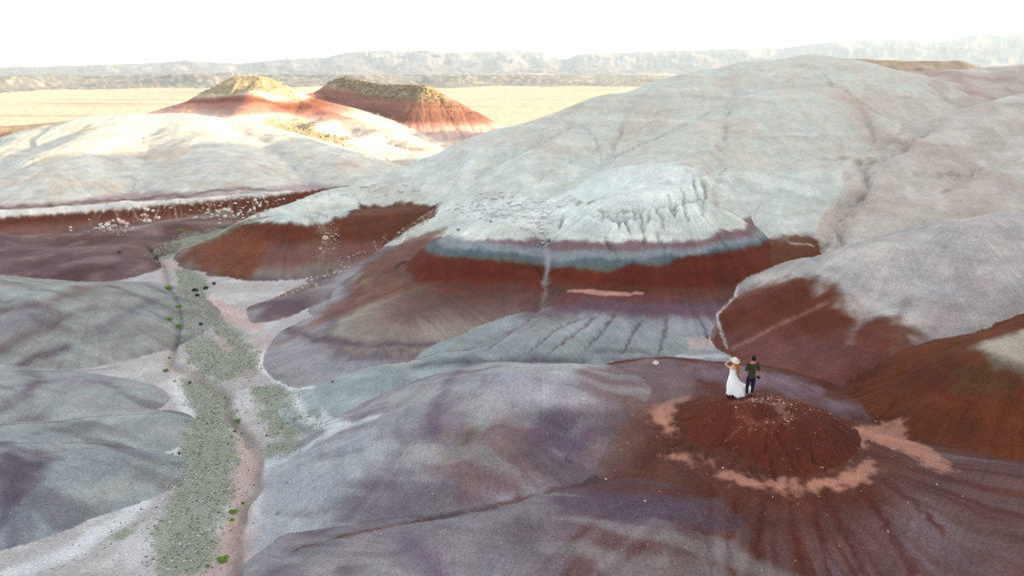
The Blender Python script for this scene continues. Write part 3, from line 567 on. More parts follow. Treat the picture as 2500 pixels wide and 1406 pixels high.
# ------------------------------------------------------------ small things: materials
def stone_mat(name='stone_surface',attr=True,col=(.3,.3,.3),bump=.4,scale=14):
    m,n,b=newmat(name); N=n.nodes.new; K=n.links.new
    tc=N('ShaderNodeTexCoord'); nz=N('ShaderNodeTexNoise'); nz.inputs['Scale'].default_value=scale; nz.inputs['Detail'].default_value=5; K(tc.outputs['Object'],nz.inputs['Vector'])
    mr=N('ShaderNodeMapRange'); mr.inputs[1].default_value=.3; mr.inputs[2].default_value=.7; mr.inputs[3].default_value=.75; mr.inputs[4].default_value=1.2; K(nz.outputs[0],mr.inputs[0])
    vm=N('ShaderNodeVectorMath'); vm.operation='SCALE'; K(mr.outputs[0],vm.inputs['Scale'])
    if attr: at=N('ShaderNodeAttribute'); at.attribute_name='albedo'; K(at.outputs['Color'],vm.inputs[0])
    else: vm.inputs[0].default_value=col
    K(vm.outputs[0],b.inputs['Base Color'])
    bp=N('ShaderNodeBump'); bp.inputs['Strength'].default_value=bump; bp.inputs['Distance'].default_value=.05; K(nz.outputs[0],bp.inputs['Height']); K(bp.outputs[0],b.inputs['Normal'])
    return m
SM=stone_mat()
rng=np.random.RandomState(11)
def inpoly(x,y,g):
    ins=np.zeros(x.shape,bool); n=len(g)
    for i in range(n):
        x1,y1=g[i]; x2,y2=g[(i+1)%n]
        ins^=((y1>y)!=(y2>y))&(x<(x2-x1)*(y-y1)/(y2-y1+1e-12)+x1)
    return ins
OCT=np.array([(1,0,0),(-1,0,0),(0,1,0),(0,-1,0),(0,0,1),(0,0,-.6),(.7,.7,.45),(-.7,.6,.4),(-.6,-.7,.5),(.65,-.7,.4)],float)
def hull_faces(v):
    bm=bmesh.new(); vs_=[bm.verts.new(p) for p in v]; bmesh.ops.convex_hull(bm,input=vs_); bm.verts.index_update()
    f=[[a.index for a in q.verts] for q in bm.faces]; bm.free(); return np.array(f)
import bmesh
OCTF=hull_faces(OCT)
def stones(name,pts,size,cols,flat=.6,kind='stuff',label=None,sink=.25):
    """many small angular stones joined into one mesh"""
    n=len(pts); V=OCT[None]*(1+.35*rng.uniform(-1,1,(n,len(OCT),3)))
    sx=size[:,None]*np.stack([rng.uniform(.7,1.3,n),rng.uniform(.6,1.1,n),flat*rng.uniform(.6,1.3,n)],-1)
    V=V*sx[:,None,:]; a=rng.uniform(0,6.28,n); c,s_=np.cos(a)[:,None],np.sin(a)[:,None]
    X=V[...,0]*c-V[...,1]*s_; Y=V[...,0]*s_+V[...,1]*c
    V=np.stack([X,Y,V[...,2]],-1)+np.stack([pts[:,0],pts[:,1],pts[:,2]+size*flat*(1-sink*2)*.6],-1)[:,None,:]
    f=(OCTF[None]+(np.arange(n)*len(OCT))[:,None,None]).reshape(-1,3)
    me=bpy.data.meshes.new(name); V=V.reshape(-1,3).astype(np.float32)
    me.vertices.add(len(V)); me.vertices.foreach_set('co',V.ravel()); me.loops.add(f.size); me.loops.foreach_set('vertex_index',f.ravel().astype(np.int32))
    me.polygons.add(len(f)); me.polygons.foreach_set('loop_start',np.arange(0,f.size,3,dtype=np.int32)); me.update(calc_edges=True)
    ca=me.attributes.new('albedo','FLOAT_COLOR','POINT'); cc=np.ones((len(V),4),np.float32); cc[:,:3]=np.repeat(cols,len(OCT),0); ca.data.foreach_set('color',cc.ravel())
    me.materials.append(SM); o=bpy.data.objects.new(name,me); scene.collection.objects.link(o); tagk(o,kind,label); return o
def scatter(polys,n,edge=.15):
    out=[]
    for pts in polys:
        g=ground(pts)[:,:2]; x0,y0=g.min(0)-.3; x1,y1=g.max(0)+.3
        cx,cy=rng.uniform(x0,x1,150000),rng.uniform(y0,y1,150000)
        k=inpoly(cx+edge*rng.normal(size=cx.size),cy+edge*rng.normal(size=cx.size),g); area=(x1-x0)*(y1-y0)*k.mean()
        out.append((cx[k],cy[k],area))
    tot=sum(o[2] for o in out); X=[];Y=[]
    for x,y,a in out:
        m=min(int(n*a/tot)+1,len(x)); X.append(x[:m]); Y.append(y[:m])
    X=np.concatenate(X);Y=np.concatenate(Y); return np.stack([X,Y,terrain(X,Y)],-1)
def pal(n,cols,j=.12,k=.78):
    c=np.array([alb(c,k) for c in cols])[rng.randint(0,len(cols),n)]; return c*(1+j*rng.normal(size=(n,1)))
def size(n,a,b,p=2.5): return a+(b-a)*rng.uniform(0,1,n)**p
# gravel in the wash
P_=scatter(GRAVEL,60000,.3); P_=P_[fbm(P_[:,0]/1.2,P_[:,1]/1.2,3,77)+rng.uniform(-.5,.5,len(P_))>-.18]; n=len(P_); stones('gravel_bed',P_,size(n,.012,.062,3),pal(n,[(126,138,122),(156,164,148),(172,178,164),(100,110,100),(188,190,178),(158,158,134)],.15),.5)
P_=scatter([[(330,600),(620,560),(560,900),(760,950),(840,1050),(640,1130),(620,1400),(100,1400),(420,1180),(430,900),(400,700)]],1500,.3); n=len(P_); stones('wash_pebbles',P_,size(n,.015,.055,3),pal(n,[(140,140,134),(164,160,152),(104,106,102)],.15),.6)
P_=scatter([[(1560,1000),(2330,1000),(2330,1180),(2280,1406),(1500,1406),(1450,1180)],[(1650,1010),(1880,960),(2110,1090),(1900,1170),(1700,1100)],[(1900,950),(2150,960),(2200,1060),(1950,1010)]],420,.3); n=len(P_); stones('scattered_pebbles',P_,size(n,.012,.05,4),pal(n,[(190,150,138),(206,190,184),(150,96,84)],.12),.6)
P_=scatter([[(1825,972),(1900,968),(1930,985),(1850,985)],[(1800,1030),(1830,1040),(1870,1040),(1860,1048),(1800,1042)],[(1910,1000),(1935,1005),(1930,1040),(1900,1030)]],190,.12); n=len(P_); stones('summit_pebbles',P_,size(n,.012,.05,3),pal(n,[(196,160,150),(206,190,184),(160,104,92)],.12),.5)
P_=scatter([[(700,1060),(1000,1000),(1250,1100),(1250,1300),(700,1330)],[(760,1340),(1400,1200),(1700,1300),(1600,1406),(800,1406)],[(0,950),(380,960),(380,1200),(0,1300)]],500,.3); n=len(P_); stones('slope_pebbles',P_,size(n,.012,.04,4),pal(n,[(120,116,118),(186,188,190)],.12),.6)
# talus of the buttes, the ledges and the bank
P_=scatter([[(600,170),(545,188),(490,232),(600,226),(728,250),(715,215),(650,178)],[(640,285),(740,292),(860,340),(840,355),(700,320)]],9000,1.2); n=len(P_); stones('butte_rubble',P_,size(n,.07,.36,3),pal(n,[(150,142,116),(126,116,92),(176,166,140)],.15),.7)
P_=scatter([[(800,205),(840,188),(930,208),(1040,209),(1080,240),(1150,270),(1040,262),(900,235)]],6500,1.5); n=len(P_); stones('butte_rubble',P_,size(n,.09,.42,3),pal(n,[(140,128,100),(104,94,74),(160,150,124)],.15),.7)
P_=scatter([[(1130,490),(1300,480),(1400,492),(1330,540),(1290,560),(1180,540),(1080,520)],[(1290,540),(1345,530),(1345,600),(1325,600)]],900,.5); n=len(P_); stones('ledge_rubble',P_,size(n,.04,.26,4),pal(n,[(212,218,214),(204,208,204),(220,220,210)],.04),.3)
P_=scatter([[(700,488),(830,462),(980,440),(1100,440),(1000,470),(850,480),(740,500)]],500,.6); n=len(P_); stones('ledge_rubble',P_,size(n,.05,.3,4),pal(n,[(212,216,210),(218,218,210)],.04),.3)
P_=scatter([[(250,500),(440,490),(650,470),(700,470),(700,490),(660,505),(640,540),(560,545),(420,520),(330,540),(280,520)],[(230,545),(330,555),(300,575),(240,570)]],800,.6); n=len(P_); stones('bank_rubble',P_,size(n,.04,.24,3),pal(n,[(206,202,194),(190,184,174),(160,140,130)],.08),.5)
P_=scatter([[(770,515),(800,520),(830,570),(800,640),(770,640),(780,580)],[(900,590),(1060,510),(1075,520),(960,600),(900,620)],[(640,735),(800,660),(880,610),(890,625),(800,685)]],800,.3); n=len(P_); stones('gully_rubble',P_,size(n,.03,.18,4),pal(n,[(190,172,158),(170,146,132),(196,186,176)],.1),.5)
# ------------------------------------------------------------ boulders, one object each
def boulder_mesh(name,seed,flat=.75,sub=2):
    bm=bmesh.new(); bmesh.ops.create_icosphere(bm,subdivisions=sub,radius=1); r_=random.Random(seed); o=(r_.uniform(0,50),r_.uniform(0,50))
    cuts=[(Vector((r_.gauss(0,1),r_.gauss(0,1),r_.gauss(0,.8))).normalized(),r_.uniform(.6,.88)) for _ in range(8)]
    for v in bm.verts:
        c=v.co.copy(); k=1+.22*float(noise(np.array([c.x*1.3+o[0]+c.z]),np.array([c.y*1.3+o[1]-c.z]),seed)[0])
        c*=k
        for d,h in cuts:
            t=c.dot(d)-h
            if t>0: c-=d*t*.9
        v.co=(c.x*1.05,c.y*.9,c.z*flat)
    me=bpy.data.meshes.new(name); bm.to_mesh(me); bm.free()
    for p in me.polygons: p.use_smooth=False
    return me
def mats(name,c): return stone_mat(name,False,tuple(alb(c)),.6,5)
MW=mats('pale_rock',(206,202,190)); MT=mats('tan_rock',(200,176,158)); MB=mats('black_rock',(40,50,50)); MG=mats('grey_rock',(140,142,140)); MP=mats('pink_rock',(190,140,126))
BM={k:[boulder_mesh('boulder',i*7+len(k),.78 if k!='b' else .62) for i in range(4)] for k in 'wtbgp'}
for k,m_ in zip('wtbgp',(MW,MT,MB,MG,MP)):
    for me in BM[k]: me.materials.append(m_)
def boulder(u,v,wpx,k,label,group=None,i=[0]):
    g=ground([(u,v)])[0]; dist=float(np.dot(g-np.array([0,0,CZ]),[0,cP,-sP])); r=wpx/2*dist/F
    me=BM[k][i[0]%4]; i[0]+=1
    o=bpy.data.objects.new('boulder',me); scene.collection.objects.link(o); rr_=random.Random(int(u*7+v))
    o.location=(g[0],g[1],g[2]+r*.3); o.rotation_euler=(rr_.uniform(-.2,.2),rr_.uniform(-.2,.2),rr_.uniform(0,6.28)); o.scale=(r,r*rr_.uniform(.8,1.05),r*rr_.uniform(.85,1.15))
    tagk(o,None,label,'boulder',group); return o
def c1(x,y): return x/3.514,440+y/3.514
def c3(x,y): return 380+x/4.018,800+y/4.018
ORD=['first','second','third','fourth','fifth','sixth','seventh','eighth','ninth','tenth','eleventh','twelfth','thirteenth','fourteenth','fifteenth','sixteenth','seventeenth']
def row(lst,text,grp):
    for k,(x,y,w_) in enumerate(sorted(lst)): boulder(*c1(x,y),w_,'w',text%ORD[k],grp)
g1='pale boulders heaped on the purple slope below the red bank'
boulder(*c1(1045,372),17,'t','largest tan boulder of the heap on the purple slope left of the wash',g1)
boulder(*c1(1018,345),11,'w','pale boulder standing just behind the largest tan boulder',g1)
boulder(*c1(1090,380),11,'t','tan boulder touching the right side of the largest tan one',g1)
row([(855,385,8),(870,380,7),(905,385,7),(918,372,9),(915,391,10),(885,408,11),(855,410,6),(940,362,6),(945,411,6),(970,350,9),(1085,399,7),(935,385,7)],'small pale boulder, %s from the left in the cluster beside the largest tan one',g1)
g2='pale boulders along the foot of the red bank'
boulder(*c1(1245,356),11,'w','left one of two pale boulders side by side below the red bank',g2)
boulder(*c1(1284,357),11,'w','right one of two pale boulders side by side below the red bank',g2)
boulder(*c1(1337,322),8,'w','small pale boulder leaning against the left of a broad one on the bank',g2)
boulder(*c1(1362,331),12,'w','broad pale boulder at the foot of the red bank beside a smaller one',g2)
row([(1265,258,13),(1312,269,10),(1238,246,10),(1245,302,6),(1222,305,6),(1268,308,6)],'pale boulder below the white ledge, %s from the left of those tumbled down the bank',g2)
g3='pale boulders piled above the upper bend of the wash'
boulder(*c1(1925,256),12,'w','tall pale boulder on top of the pile above the upper wash',g3)
boulder(*c1(1958,263),12,'w','tall pale boulder at the right end of the pile top above the upper wash',g3)
boulder(*c1(1936,318),11,'w','single pale boulder just below the pile above the upper wash',g3)
row([(1865,272,11),(1880,281,9),(1895,262,8),(1765,285,7),(1790,276,7),(1868,308,9),(1990,276,7),(2045,298,11),(2065,279,8),(2002,306,7),(2082,303,7),(1815,296,7),(2150,262,8),(2180,245,9),(2205,200,10),(2190,175,9),(2230,225,11)],'pale boulder, %s from the left in the pile above the upper wash',g3)
for x,y,w_,l in [(603,408,8,'upper one of two small pale rocks alone on the far left purple slope'),(608,433,6,'lower one of two small pale rocks alone on the far left purple slope'),(765,340,6,'small pale rock on the brown slope left of the boulder heap')]: boulder(*c1(x,y),w_,'w',l)
g4='black boulders in the wash'
for x,y,w_,l in [(1677,950,15,'largest black boulder on green gravel in the trio beside the red mound'),(1693,993,13,'black boulder just below the largest black one on green gravel'),(1765,931,13,'black boulder at the right edge of green gravel, middle of the three upper ones'),
    (1835,893,13,'grey black boulder on pale sand near the foot of the red mound'),(1725,1239,11,'black boulder at the tip of the narrow gravel strip below the trio'),(1300,612,8,'small black boulder on gravel at the upper bend of the wash'),(1028,622,8,'small black boulder at the purple slope foot left of the wash bend')]: boulder(*c1(x,y),w_,'b',l,g4)
for x,y,w_,k,l in [(335,541,9,'b','black rock on the gravel just below the incised channel'),(232,1233,8,'b','black rock on the left edge of the broad gravel bed'),(135,298,7,'b','dark rock lying in the incised channel of the wash'),(187,527,8,'g','grey rock at the pale left edge of the gravel below the channel'),
    (1437,1140,10,'g','grey rock at the end of the small gravel tongue by the salt rim'),(1735,530,7,'b','dark rock at the tip of the teal mound'),(830,380,9,'g','grey brown rock on pink sand between two gravel strips'),(1030,242,7,'g','pale grey rock on salt crust beside the brown slope')]: boulder(*c3(x,y),w_,k,l)
for u,v,w_,k,l in [(795,583,15,'t','tan boulder lodged in the gully of the capped red mound'),(782,608,8,'t','small tan boulder below the lodged one in the gully of the red mound'),(1337,588,13,'g','grey boulder standing in the gully between the blue grey bands'),(1119,562,9,'g','grey boulder on the purple grey band of the left spur'),
    (1198,543,11,'g','dark grey rock at the lower edge of the ledge rubble'),(1602,888,17,'w','white boulder on the salt flat left of the couple'),(1797,995,8,'p','pink rock in front of the couple on the red mound'),(1872,1031,6,'p','left one of two pinkish rocks near the red mound centre'),(1889,1031,6,'p','right one of two pinkish rocks near the red mound centre'),
    (699,1179,8,'g','upper grey rock on the blue grey flank right of the wash'),(676,1253,9,'g','lower grey rock on the blue grey flank right of the wash'),(368,857,11,'g','dark grey rock on the pale slope left of the channel'),(345,1243,8,'g','grey rock on the salt strip left of the gravel bed'),(1765,1142,5,'w','tiny white rock at the left end of the front salt patch')]: boulder(u,v,w_,k,l)
# ------------------------------------------------------------ green shrubs: stem and leaf clump
def leafmat(name,c):
    m=stone_mat(name,False,tuple(alb(c,.9)),.1,30); m.node_tree.nodes['Principled BSDF'].inputs['Roughness'].default_value=.7; return m
LG=leafmat('green_leaves',(112,150,68)); LD=leafmat('dull_leaves',(128,138,96)); ST=stone_mat('twig',False,(.1,.07,.05))
def shrub(u,v,wpx,label,dull=False):
    g=ground([(u,v)])[0]; dist=float(np.dot(g-np.array([0,0,CZ]),[0,cP,-sP])); r=wpx*.6*dist/F; q=random.Random(int(u+v*3))
    root=bpy.data.objects.new('shrub',None); scene.collection.objects.link(root); root.location=g; tagk(root,None,label,'shrub','shrubs along the wash')
    V=[];Fc=[]
    def tri(a,b,c): i=len(V); V.extend([a,b,c]); Fc.append((i,i+1,i+2))
    for _ in range(420):
        a=q.uniform(0,6.28); e=q.uniform(0,1.4); d=r*q.uniform(.55,1)*(1+.25*math.sin(a*3+u)); c=Vector((math.cos(a)*math.cos(e)*d,math.sin(a)*math.cos(e)*d*.8,math.sin(e)*d*.65+.02))
        s_=r*q.uniform(.10,.2); t1=Vector((q.gauss(0,1),q.gauss(0,1),q.gauss(0,1))).normalized()*s_; t2=Vector((q.gauss(0,1),q.gauss(0,1),q.gauss(0,1))).normalized()*s_*.6
        i=len(V); V.extend([c-t1,c+t2,c+t1,c-t2]); Fc.append((i,i+1,i+2,i+3))
    me=bpy.data.meshes.new('foliage'); me.from_pydata([tuple(p) for p in V],[],Fc); me.materials.append(LD if dull else LG)
    o=bpy.data.objects.new('foliage',me); scene.collection.objects.link(o); o.parent=root
    V=[];Fc=[]
    for k in range(7):
        a=k*.9+q.uniform(-.3,.3); e=Vector((math.cos(a)*r*.7,math.sin(a)*r*.6,r*.5)); s_=.012; i=len(V)
        V+= [(-s_,0,-.05),(s_,0,-.05),(0,s_,-.05),tuple(e)]; Fc+=[(i,i+1,i+3),(i+1,i+2,i+3),(i+2,i,i+3)]
    me=bpy.data.meshes.new('stem'); me.from_pydata(V,[],Fc); me.materials.append(ST); o=bpy.data.objects.new('stem',me); scene.collection.objects.link(o); o.parent=root
for x,y,w_,l,d in [(1435,936,19,'bright green shrub in the straight upper stretch of the channel',0),(1538,1092,14,'green shrub where the channel meets the gravel below the straight stretch',0),(1455,1197,15,'green shrub on the left bank of the channel, above the paired one',0),(1530,1257,14,'green shrub hugging the channel edge beside the gravel strip',0),(1555,441,17,'dull green shrub at the upper wash under the red bank',1)]: shrub(*c1(x,y),w_,l,d)
for x,y,w_,l,d in [(815,921,16,'bright green shrub at the bend of the channel beside the big gravel patch',0),(775,1020,11,'thin yellowish shrub on pink sand just below the bend shrub',1),(105,425,13,'dull green shrub at the left end of the cross channel',1)]: shrub(*c3(x,y),w_,l,d)
for u,v,w_,l in [(592,1229,11,'small green shrub above the long one on the lower channel'),(571,1252,20,'long green shrub on the lower channel, second from the bottom'),(545,1367,25,'largest bright green shrub at the bottom of the wash'),(507,1382,9,'small yellow green shrub left of the largest bottom one'),(567,1270,12,'green tuft joined below the long shrub of the lower channel')]: shrub(u,v,w_,l)
# ------------------------------------------------------------ the couple
def fabric(name,c,rough=.85,camo=None):
    m,n,b=newmat(name,rough); N=n.nodes.new; K=n.links.new
    tc=N('ShaderNodeTexCoord'); nz=N('ShaderNodeTexNoise'); nz.inputs['Scale'].default_value=22 if camo else 60; nz.inputs['Detail'].default_value=3; K(tc.outputs['Object'],nz.inputs['Vector'])
    cr=N('ShaderNodeValToRGB'); e=cr.color_ramp.elements; K(nz.outputs[0],cr.inputs[0])
    if camo:
        cr.color_ramp.interpolation='CONSTANT'; e[0].color=(*camo[0],1); e[1].position=.46; e[1].color=(*camo[1],1)
        for k,(p_,c_) in enumerate(((.54,camo[2]),(.62,camo[3]))): q=e.new(p_); q.color=(*c_,1)
    else:
        c=lin(c); e[0].position=.3; e[0].color=(*(c*.85),1); e[1].position=.7; e[1].color=(*np.clip(c*1.1,0,1),1)
    K(cr.outputs[0],b.inputs['Base Color']); return m
MSKIN=fabric('skin',(206,160,138),.6); MSKIN2=fabric('tanned_skin',(170,116,92),.6); MDRESS=fabric('white_cotton',(222,226,228)); MHAT=fabric('straw',(206,200,186)); MBAND=fabric('hat_band',(110,110,108))
MHAIRB=fabric('blond_hair',(150,108,50),.5); MHAIRD=fabric('dark_hair',(26,20,20),.5); MJEAN=fabric('navy_denim',(24,28,48)); MBOOT=fabric('black_leather',(22,20,22),.5); MSHOE=fabric('brown_leather',(128,76,58),.6); MCAM=fabric('black_plastic',(18,18,22),.4)
MCAMO=fabric('camouflage',None,.9,[tuple(lin(c)) for c in ((36,36,26),(54,54,38),(76,72,52),(30,26,22))])
def skinmesh(name,chains,parent,mat,sub=2,loc=(0,0,0)):
    """chains: lists of (x,y,z,rx,ry); points with equal coordinates are shared; grown with a Skin modifier into one surface"""
    bm=bmesh.new(); lay=bm.verts.layers.skin.verify(); seen={}
    for ci,ch in enumerate(chains):
        prev=None
        for p in ch:
            k=tuple(round(a,3) for a in p[:3])
            if k not in seen:
                v=bm.verts.new(p[:3]); v[lay].radius=(p[3],p[4] if len(p)>4 else p[3]); v[lay].use_root=(len(seen)==0); seen[k]=v
            v=seen[k]
            if prev is not None and prev is not v and not bm.edges.get((prev,v)): bm.edges.new((prev,v))
            prev=v
    me=bpy.data.meshes.new(name+'_skeleton'); bm.to_mesh(me); bm.free()
    o=bpy.data.objects.new(name,me); scene.collection.objects.link(o)
    m=o.modifiers.new('s','SKIN'); m.use_smooth_shade=True; m=o.modifiers.new('d','SUBSURF'); m.levels=sub; m.render_levels=sub
    dg=bpy.context.evaluated_depsgraph_get(); dg.update(); nm=bpy.data.meshes.new_from_object(o.evaluated_get(dg)); o.modifiers.clear(); o.data=nm; nm.name=name
    bpy.data.meshes.remove(me)
    nm.materials.clear(); nm.materials.append(mat)
    for p in nm.polygons: p.use_smooth=True
    o.parent=parent; o.location=loc; return o
def fingers(h,d,side):
    """five short chains growing from the hand point h along direction d"""
    h=Vector(h); d=Vector(d).normalized(); s_=Vector(side).normalized(); up=d.cross(s_); out=[]
    for k,(o_,l) in enumerate(((-.03,.06),(-.01,.072),(.01,.068),(.03,.052))):
        a=h+d*.05+s_*o_; b=a+d*l*.6+up*.008; c=b+d*l*.4+up*.025
        out.append([(*h,.026,.02),(*a,.010),(*b,.009),(*c,.008)])
    a=h+s_*-.04+d*.01; b=a+d*.035+s_*-.012+up*.015; out.append([(*h,.026,.02),(*a,.011),(*b,.009)])
    return out
def person(name,label,loc,rz):
    r=bpy.data.objects.new(name,None); scene.collection.objects.link(r); r.location=loc; r.rotation_euler=(0,0,rz); tagk(r,None,label,'person'); return r
gm=ground([(1829,966)])[0]; gw=ground([(1783,971)])[0]
print('couple at',gm,gw)
# the man: +y is the way he faces (away from the camera)
man=person('person','dark haired man seen from behind in camouflage shirt and dark blue trousers',tuple(gm+np.array([0,0,.0])),.12)
lh=(-.40,.04,.86); rh=(.37,.05,.90)
skinmesh('body',[[(0,0,.93,.105,.085),(0,-.005,1.10,.11,.085),(0,0,1.28,.14,.10),(0,.0,1.44,.10,.08),(0,.01,1.53,.052),(0,.02,1.60,.06,.065),(0,.025,1.67,.08,.09),(0,.02,1.735,.07,.08)],
   [(0,.025,1.67,.08,.09),(0,.115,1.655,.014),(0,.125,1.645,.010)],[(0,.025,1.67,.08,.09),(.08,.02,1.66,.016),(.095,.015,1.665,.010)],[(0,.025,1.67,.08,.09),(-.08,.02,1.66,.016),(-.095,.015,1.665,.010)],
   [(0,.0,1.44,.10,.08),(-.19,0,1.43,.055),(-.27,-.02,1.17,.04),(-.345,.02,.97,.028),(*lh,.026,.02)],[(0,.0,1.44,.10,.08),(.19,0,1.43,.055),(.28,-.03,1.17,.04),(.34,.02,.98,.028),(*rh,.026,.02)],
   [(0,0,.93,.105,.085),(-.10,0,.86,.08),(-.12,.02,.48,.055),(-.13,-.02,.09,.036),(-.14,.07,.04,.03)],[(0,0,.93,.105,.085),(.10,0,.86,.08),(.11,.03,.48,.055),(.11,.02,.09,.036),(.12,.11,.04,.03)]]+fingers(lh,(-.2,.1,-1),(0,1,0))+fingers(rh,(.1,.2,-1),(0,1,0)),man,MSKIN2)
skinmesh('shirt',[[(0,0,.80,.15,.125),(0,0,.86,.175,.14),(0,0,.93,.172,.135),(0,-.005,1.10,.155,.125),(0,0,1.28,.165,.13),(0,.0,1.42,.13,.10),(0,.005,1.48,.09,.08),(0,.01,1.545,.058)],[(0,.0,1.42,.13,.10),(-.18,0,1.42,.078,.08),(-.235,-.012,1.27,.072),(-.255,-.018,1.18,.072),(-.262,-.02,1.12,.07)],[(0,.0,1.42,.13,.10),(.18,0,1.42,.078,.08),(.24,-.015,1.27,.072),(.262,-.024,1.18,.072),(.27,-.026,1.12,.07)]],man,MCAMO)
skinmesh('trousers',[[(0,0,.95,.15,.12),(0,0,.86,.14,.12),(-.105,.0,.76,.105,.11),(-.12,.02,.48,.078),(-.13,-.015,.20,.062),(-.13,-.02,.10,.06)],[(0,0,.86,.14,.12),(.105,0,.76,.105,.11),(.115,.03,.48,.078),(.112,.022,.20,.062),(.11,.02,.10,.06)]],man,MJEAN)
for sx,yy in ((-.135,.0),(.115,.04)): skinmesh('shoe',[[(sx,yy-.05,.05,.045,.05),(sx,yy+.05,.045,.048,.045),(sx*1.05,yy+.16,.03,.042,.03)]],man,MSHOE)
skinmesh('hair',[[(0,-.03,1.565,.06,.05),(0,-.03,1.61,.088,.075),(0,-.02,1.68,.105,.095),(0,.0,1.745,.088,.09),(0,.05,1.775,.06,.05)]],man,MHAIRD)
def eyes(root,x,y,z):
    for s_ in (-1,1):
        bm=bmesh.new(); bmesh.ops.create_uvsphere(bm,u_segments=8,v_segments=6,radius=.011); me=bpy.data.meshes.new('eye'); bm.to_mesh(me); bm.free(); me.materials.append(MCAM); o=bpy.data.objects.new('eye',me); scene.collection.objects.link(o); o.parent=root; o.location=(x+s_*.032,y,z)
eyes(man,0,.108,1.685)
# camera hanging from his right hand
co=bpy.data.objects.new('small_camera',None); scene.collection.objects.link(co); co.parent=None; cm=man.matrix_basis if False else Matrix.Translation(man.location)@Matrix.Rotation(.12,4,'Z')
co.location=cm@Vector((.36,.06,.765)); co.rotation_euler=(.2,.3,.5); tagk(co,None,'small black camera hanging from the right hand of the man','camera')
def cpart(name,make):
    bm=bmesh.new(); make(bm); me=bpy.data.meshes.new(name); bm.to_mesh(me); bm.free(); me.materials.append(MCAM); o=bpy.data.objects.new(name,me); scene.collection.objects.link(o); o.parent=co; return o
def _body(bm):
    bmesh.ops.create_cube(bm,size=1); bmesh.ops.scale(bm,vec=(.14,.06,.10),verts=bm.verts); bmesh.ops.bevel(bm,geom=bm.edges[:],offset=.015,segments=2,affect='EDGES')
def _lens(bm):
    bmesh.ops.create_cone(bm,cap_ends=True,segments=18,radius1=.042,radius2=.038,depth=.10); bmesh.ops.rotate(bm,cent=(0,0,0),matrix=Matrix.Rotation(math.pi/2,3,'X'),verts=bm.verts); bmesh.ops.translate(bm,vec=(0,.07,0),verts=bm.verts)
cpart('camera_body',_body); cpart('lens',_lens)
def _strap(bm):
    pts=[(-.07,0,.05),(-.05,.01,.10),(0,.0,.125),(.05,-.01,.10),(.07,0,.05)]; vs_=[]
    for p in pts: vs_.append((bm.verts.new((p[0],p[1]-.006,p[2])),bm.verts.new((p[0],p[1]+.006,p[2]))))
    for a,b in zip(vs_[:-1],vs_[1:]): bm.faces.new((a[0],a[1],b[1],b[0]))
    bmesh.ops.solidify(bm,geom=bm.faces[:],thickness=.003)
cpart('strap',_strap)
# the woman
wom=person('person','woman seen from behind in a white wind blown dress and pale brimmed hat',tuple(gw),.05)
wr=(.36,.05,.98); wl=(-.03,.05,1.68)
skinmesh('body',[[(0,0,.92,.12,.09),(0,0,1.08,.09,.075),(0,0,1.25,.115,.085),(0,0,1.39,.085,.065),(0,.01,1.475,.038),(0,.02,1.54,.05,.055),(0,.025,1.61,.072,.082),(0,.02,1.67,.065,.075)],
   [(0,.025,1.61,.072,.082),(0,.108,1.595,.012),(0,.116,1.588,.009)],[(0,0,1.39,.085,.065),(-.155,0,1.38,.042),(-.36,.03,1.50,.034),(-.19,.06,1.63,.024),(*wl,.022,.016)],[(0,0,1.39,.085,.065),(.155,0,1.38,.042),(.235,-.02,1.17,.032),(.32,.02,1.04,.023),(*wr,.022,.016)],
   [(0,0,.92,.12,.09),(-.08,0,.84,.085),(-.08,.01,.46,.05),(-.08,-.01,.10,.034),(-.085,.06,.04,.03)],[(0,0,.92,.12,.09),(.08,0,.84,.085),(.09,.02,.46,.05),(.10,.03,.10,.034),(.105,.09,.04,.03)]]+fingers(wr,(.3,.1,-1),(0,1,0))+fingers(wl,(1,0,.2),(0,1,0)),wom,MSKIN)
eyes(wom,0,.10,1.62)
for sx,yy in ((-.085,-.01),(.10,.03)): skinmesh('boot',[[(sx,yy,.24,.052),(sx,yy-.01,.12,.05),(sx,yy-.01,.055,.05)],[(sx,yy-.01,.055,.05),(sx*1.05,yy+.15,.035,.038,.032)]],wom,MBOOT)
def dress():
    R=[(1.36,0,.118,.085),(1.30,0,.135,.098),(1.22,0,.132,.095),(1.10,.0,.115,.09),(1.0,.01,.155,.12),(.88,.03,.195,.15),(.74,.07,.25,.18),(.60,.13,.315,.21),(.46,.23,.41,.23),(.34,.30,.47,.24),(.24,.345,.505,.24),(.16,.365,.52,.235)]
    n=72; V=[];Fc=[]
    for i,(z,cx,hx,hy) in enumerate(R):
        w=max(0,(1.0-z)); 
        for k in range(n):
            a=2*math.pi*k/n; fold=1+.10*w*math.sin(a*9+z*3)+.06*w*math.sin(a*17+1.3-z*5)
            x=cx+hx*math.cos(a)*fold; y=hy*math.sin(a)*fold-.02*w
            zz=z
            if i>=7:
                t=(i-6)/5; zz+=t*(.26*max(0,math.cos(a))**1.2+.07*max(0,-math.cos(a))+.035*math.sin(a*5+1)-.03)
            if i==0: zz-=.10*max(0,-math.sin(a))**2          # open back
            V.append((x,y,zz))
    m=len(R)
    for i in range(m-1):
        for k in range(n): Fc.append((i*n+k,i*n+(k+1)%n,(i+1)*n+(k+1)%n,(i+1)*n+k))
    me=bpy.data.meshes.new('dress'); me.from_pydata(V,[],Fc)
    for p in me.polygons: p.use_smooth=True
    me.materials.append(MDRESS); o=bpy.data.objects.new('dress',me); scene.collection.objects.link(o); o.parent=wom
    s_=o.modifiers.new('s','SOLIDIFY'); s_.thickness=.006; s_=o.modifiers.new('d','SUBSURF'); s_.levels=1; s_.render_levels=1
dress()
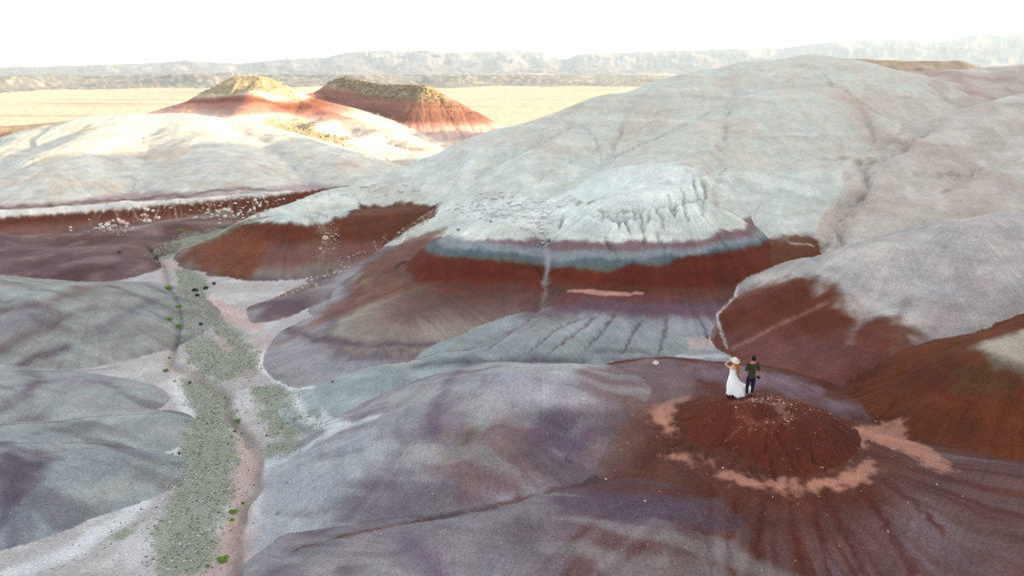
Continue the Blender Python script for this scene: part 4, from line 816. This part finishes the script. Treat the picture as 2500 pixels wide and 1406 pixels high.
for s_ in (-1,1): skinmesh('strap',[[(s_*.10,-.075,1.26,.014),(s_*.13,-.06,1.36,.018),(s_*.165,-.01,1.41,.026),(s_*.12,.06,1.36,.016),(s_*.09,.085,1.30,.014)]],wom,MDRESS,1)
for i in range(9):
    a=i*.7; dx=.025+.012*i; skinmesh('hair_lock',[[(dx*.6-.02,-.03+.02*math.sin(a),1.66,.035),(dx+.02,-.075+.015*math.sin(a),1.52,.034),(dx+.055+.01*math.sin(a*2),-.10,1.38,.032),(dx+.06+.02*math.cos(a),-.11,1.26-.012*(i%4),.022),(dx+.075,-.11,1.17-.02*(i%3),.008)]],wom,MHAIRB,1)
def hat():
    prof=[(.0,.125),(.05,.128),(.082,.118),(.094,.09),(.098,.03),(.10,.005),(.14,-.004),(.185,.0),(.192,.006)]; n=36; V=[];Fc=[]
    for i,(r,z) in enumerate(prof):
        for k in range(n):
            a=2*math.pi*k/n; zz=z+(-.02*math.sin(a)**2 if i>5 else 0)+(-.02*max(0,math.cos(2*a)) if i<2 else 0); V.append((r*math.cos(a),r*1.08*math.sin(a),zz))
    for i in range(len(prof)-1):
        for k in range(n): Fc.append((i*n+k,i*n+(k+1)%n,(i+1)*n+(k+1)%n,(i+1)*n+k))
    me=bpy.data.meshes.new('hat'); me.from_pydata(V,[],Fc); me.materials.append(MHAT)
    for p in me.polygons: p.use_smooth=True
    o=bpy.data.objects.new('hat',me); scene.collection.objects.link(o); o.parent=wom; o.location=(.01,.01,1.665); o.rotation_euler=(.12,.30,0)
    s_=o.modifiers.new('s','SOLIDIFY'); s_.thickness=.004
    V=[];Fc=[]
    for j,(r,z) in enumerate(((.1015,.008),(.1005,.030))):
        for k in range(n): a=2*math.pi*k/n; V.append((r*math.cos(a),r*1.08*math.sin(a),z))
    for k in range(n): Fc.append((k,(k+1)%n,n+(k+1)%n,n+k))
    me=bpy.data.meshes.new('hat_band'); me.from_pydata(V,[],Fc); me.materials.append(MBAND); b=bpy.data.objects.new('hat_band',me); scene.collection.objects.link(b); b.parent=o
hat()
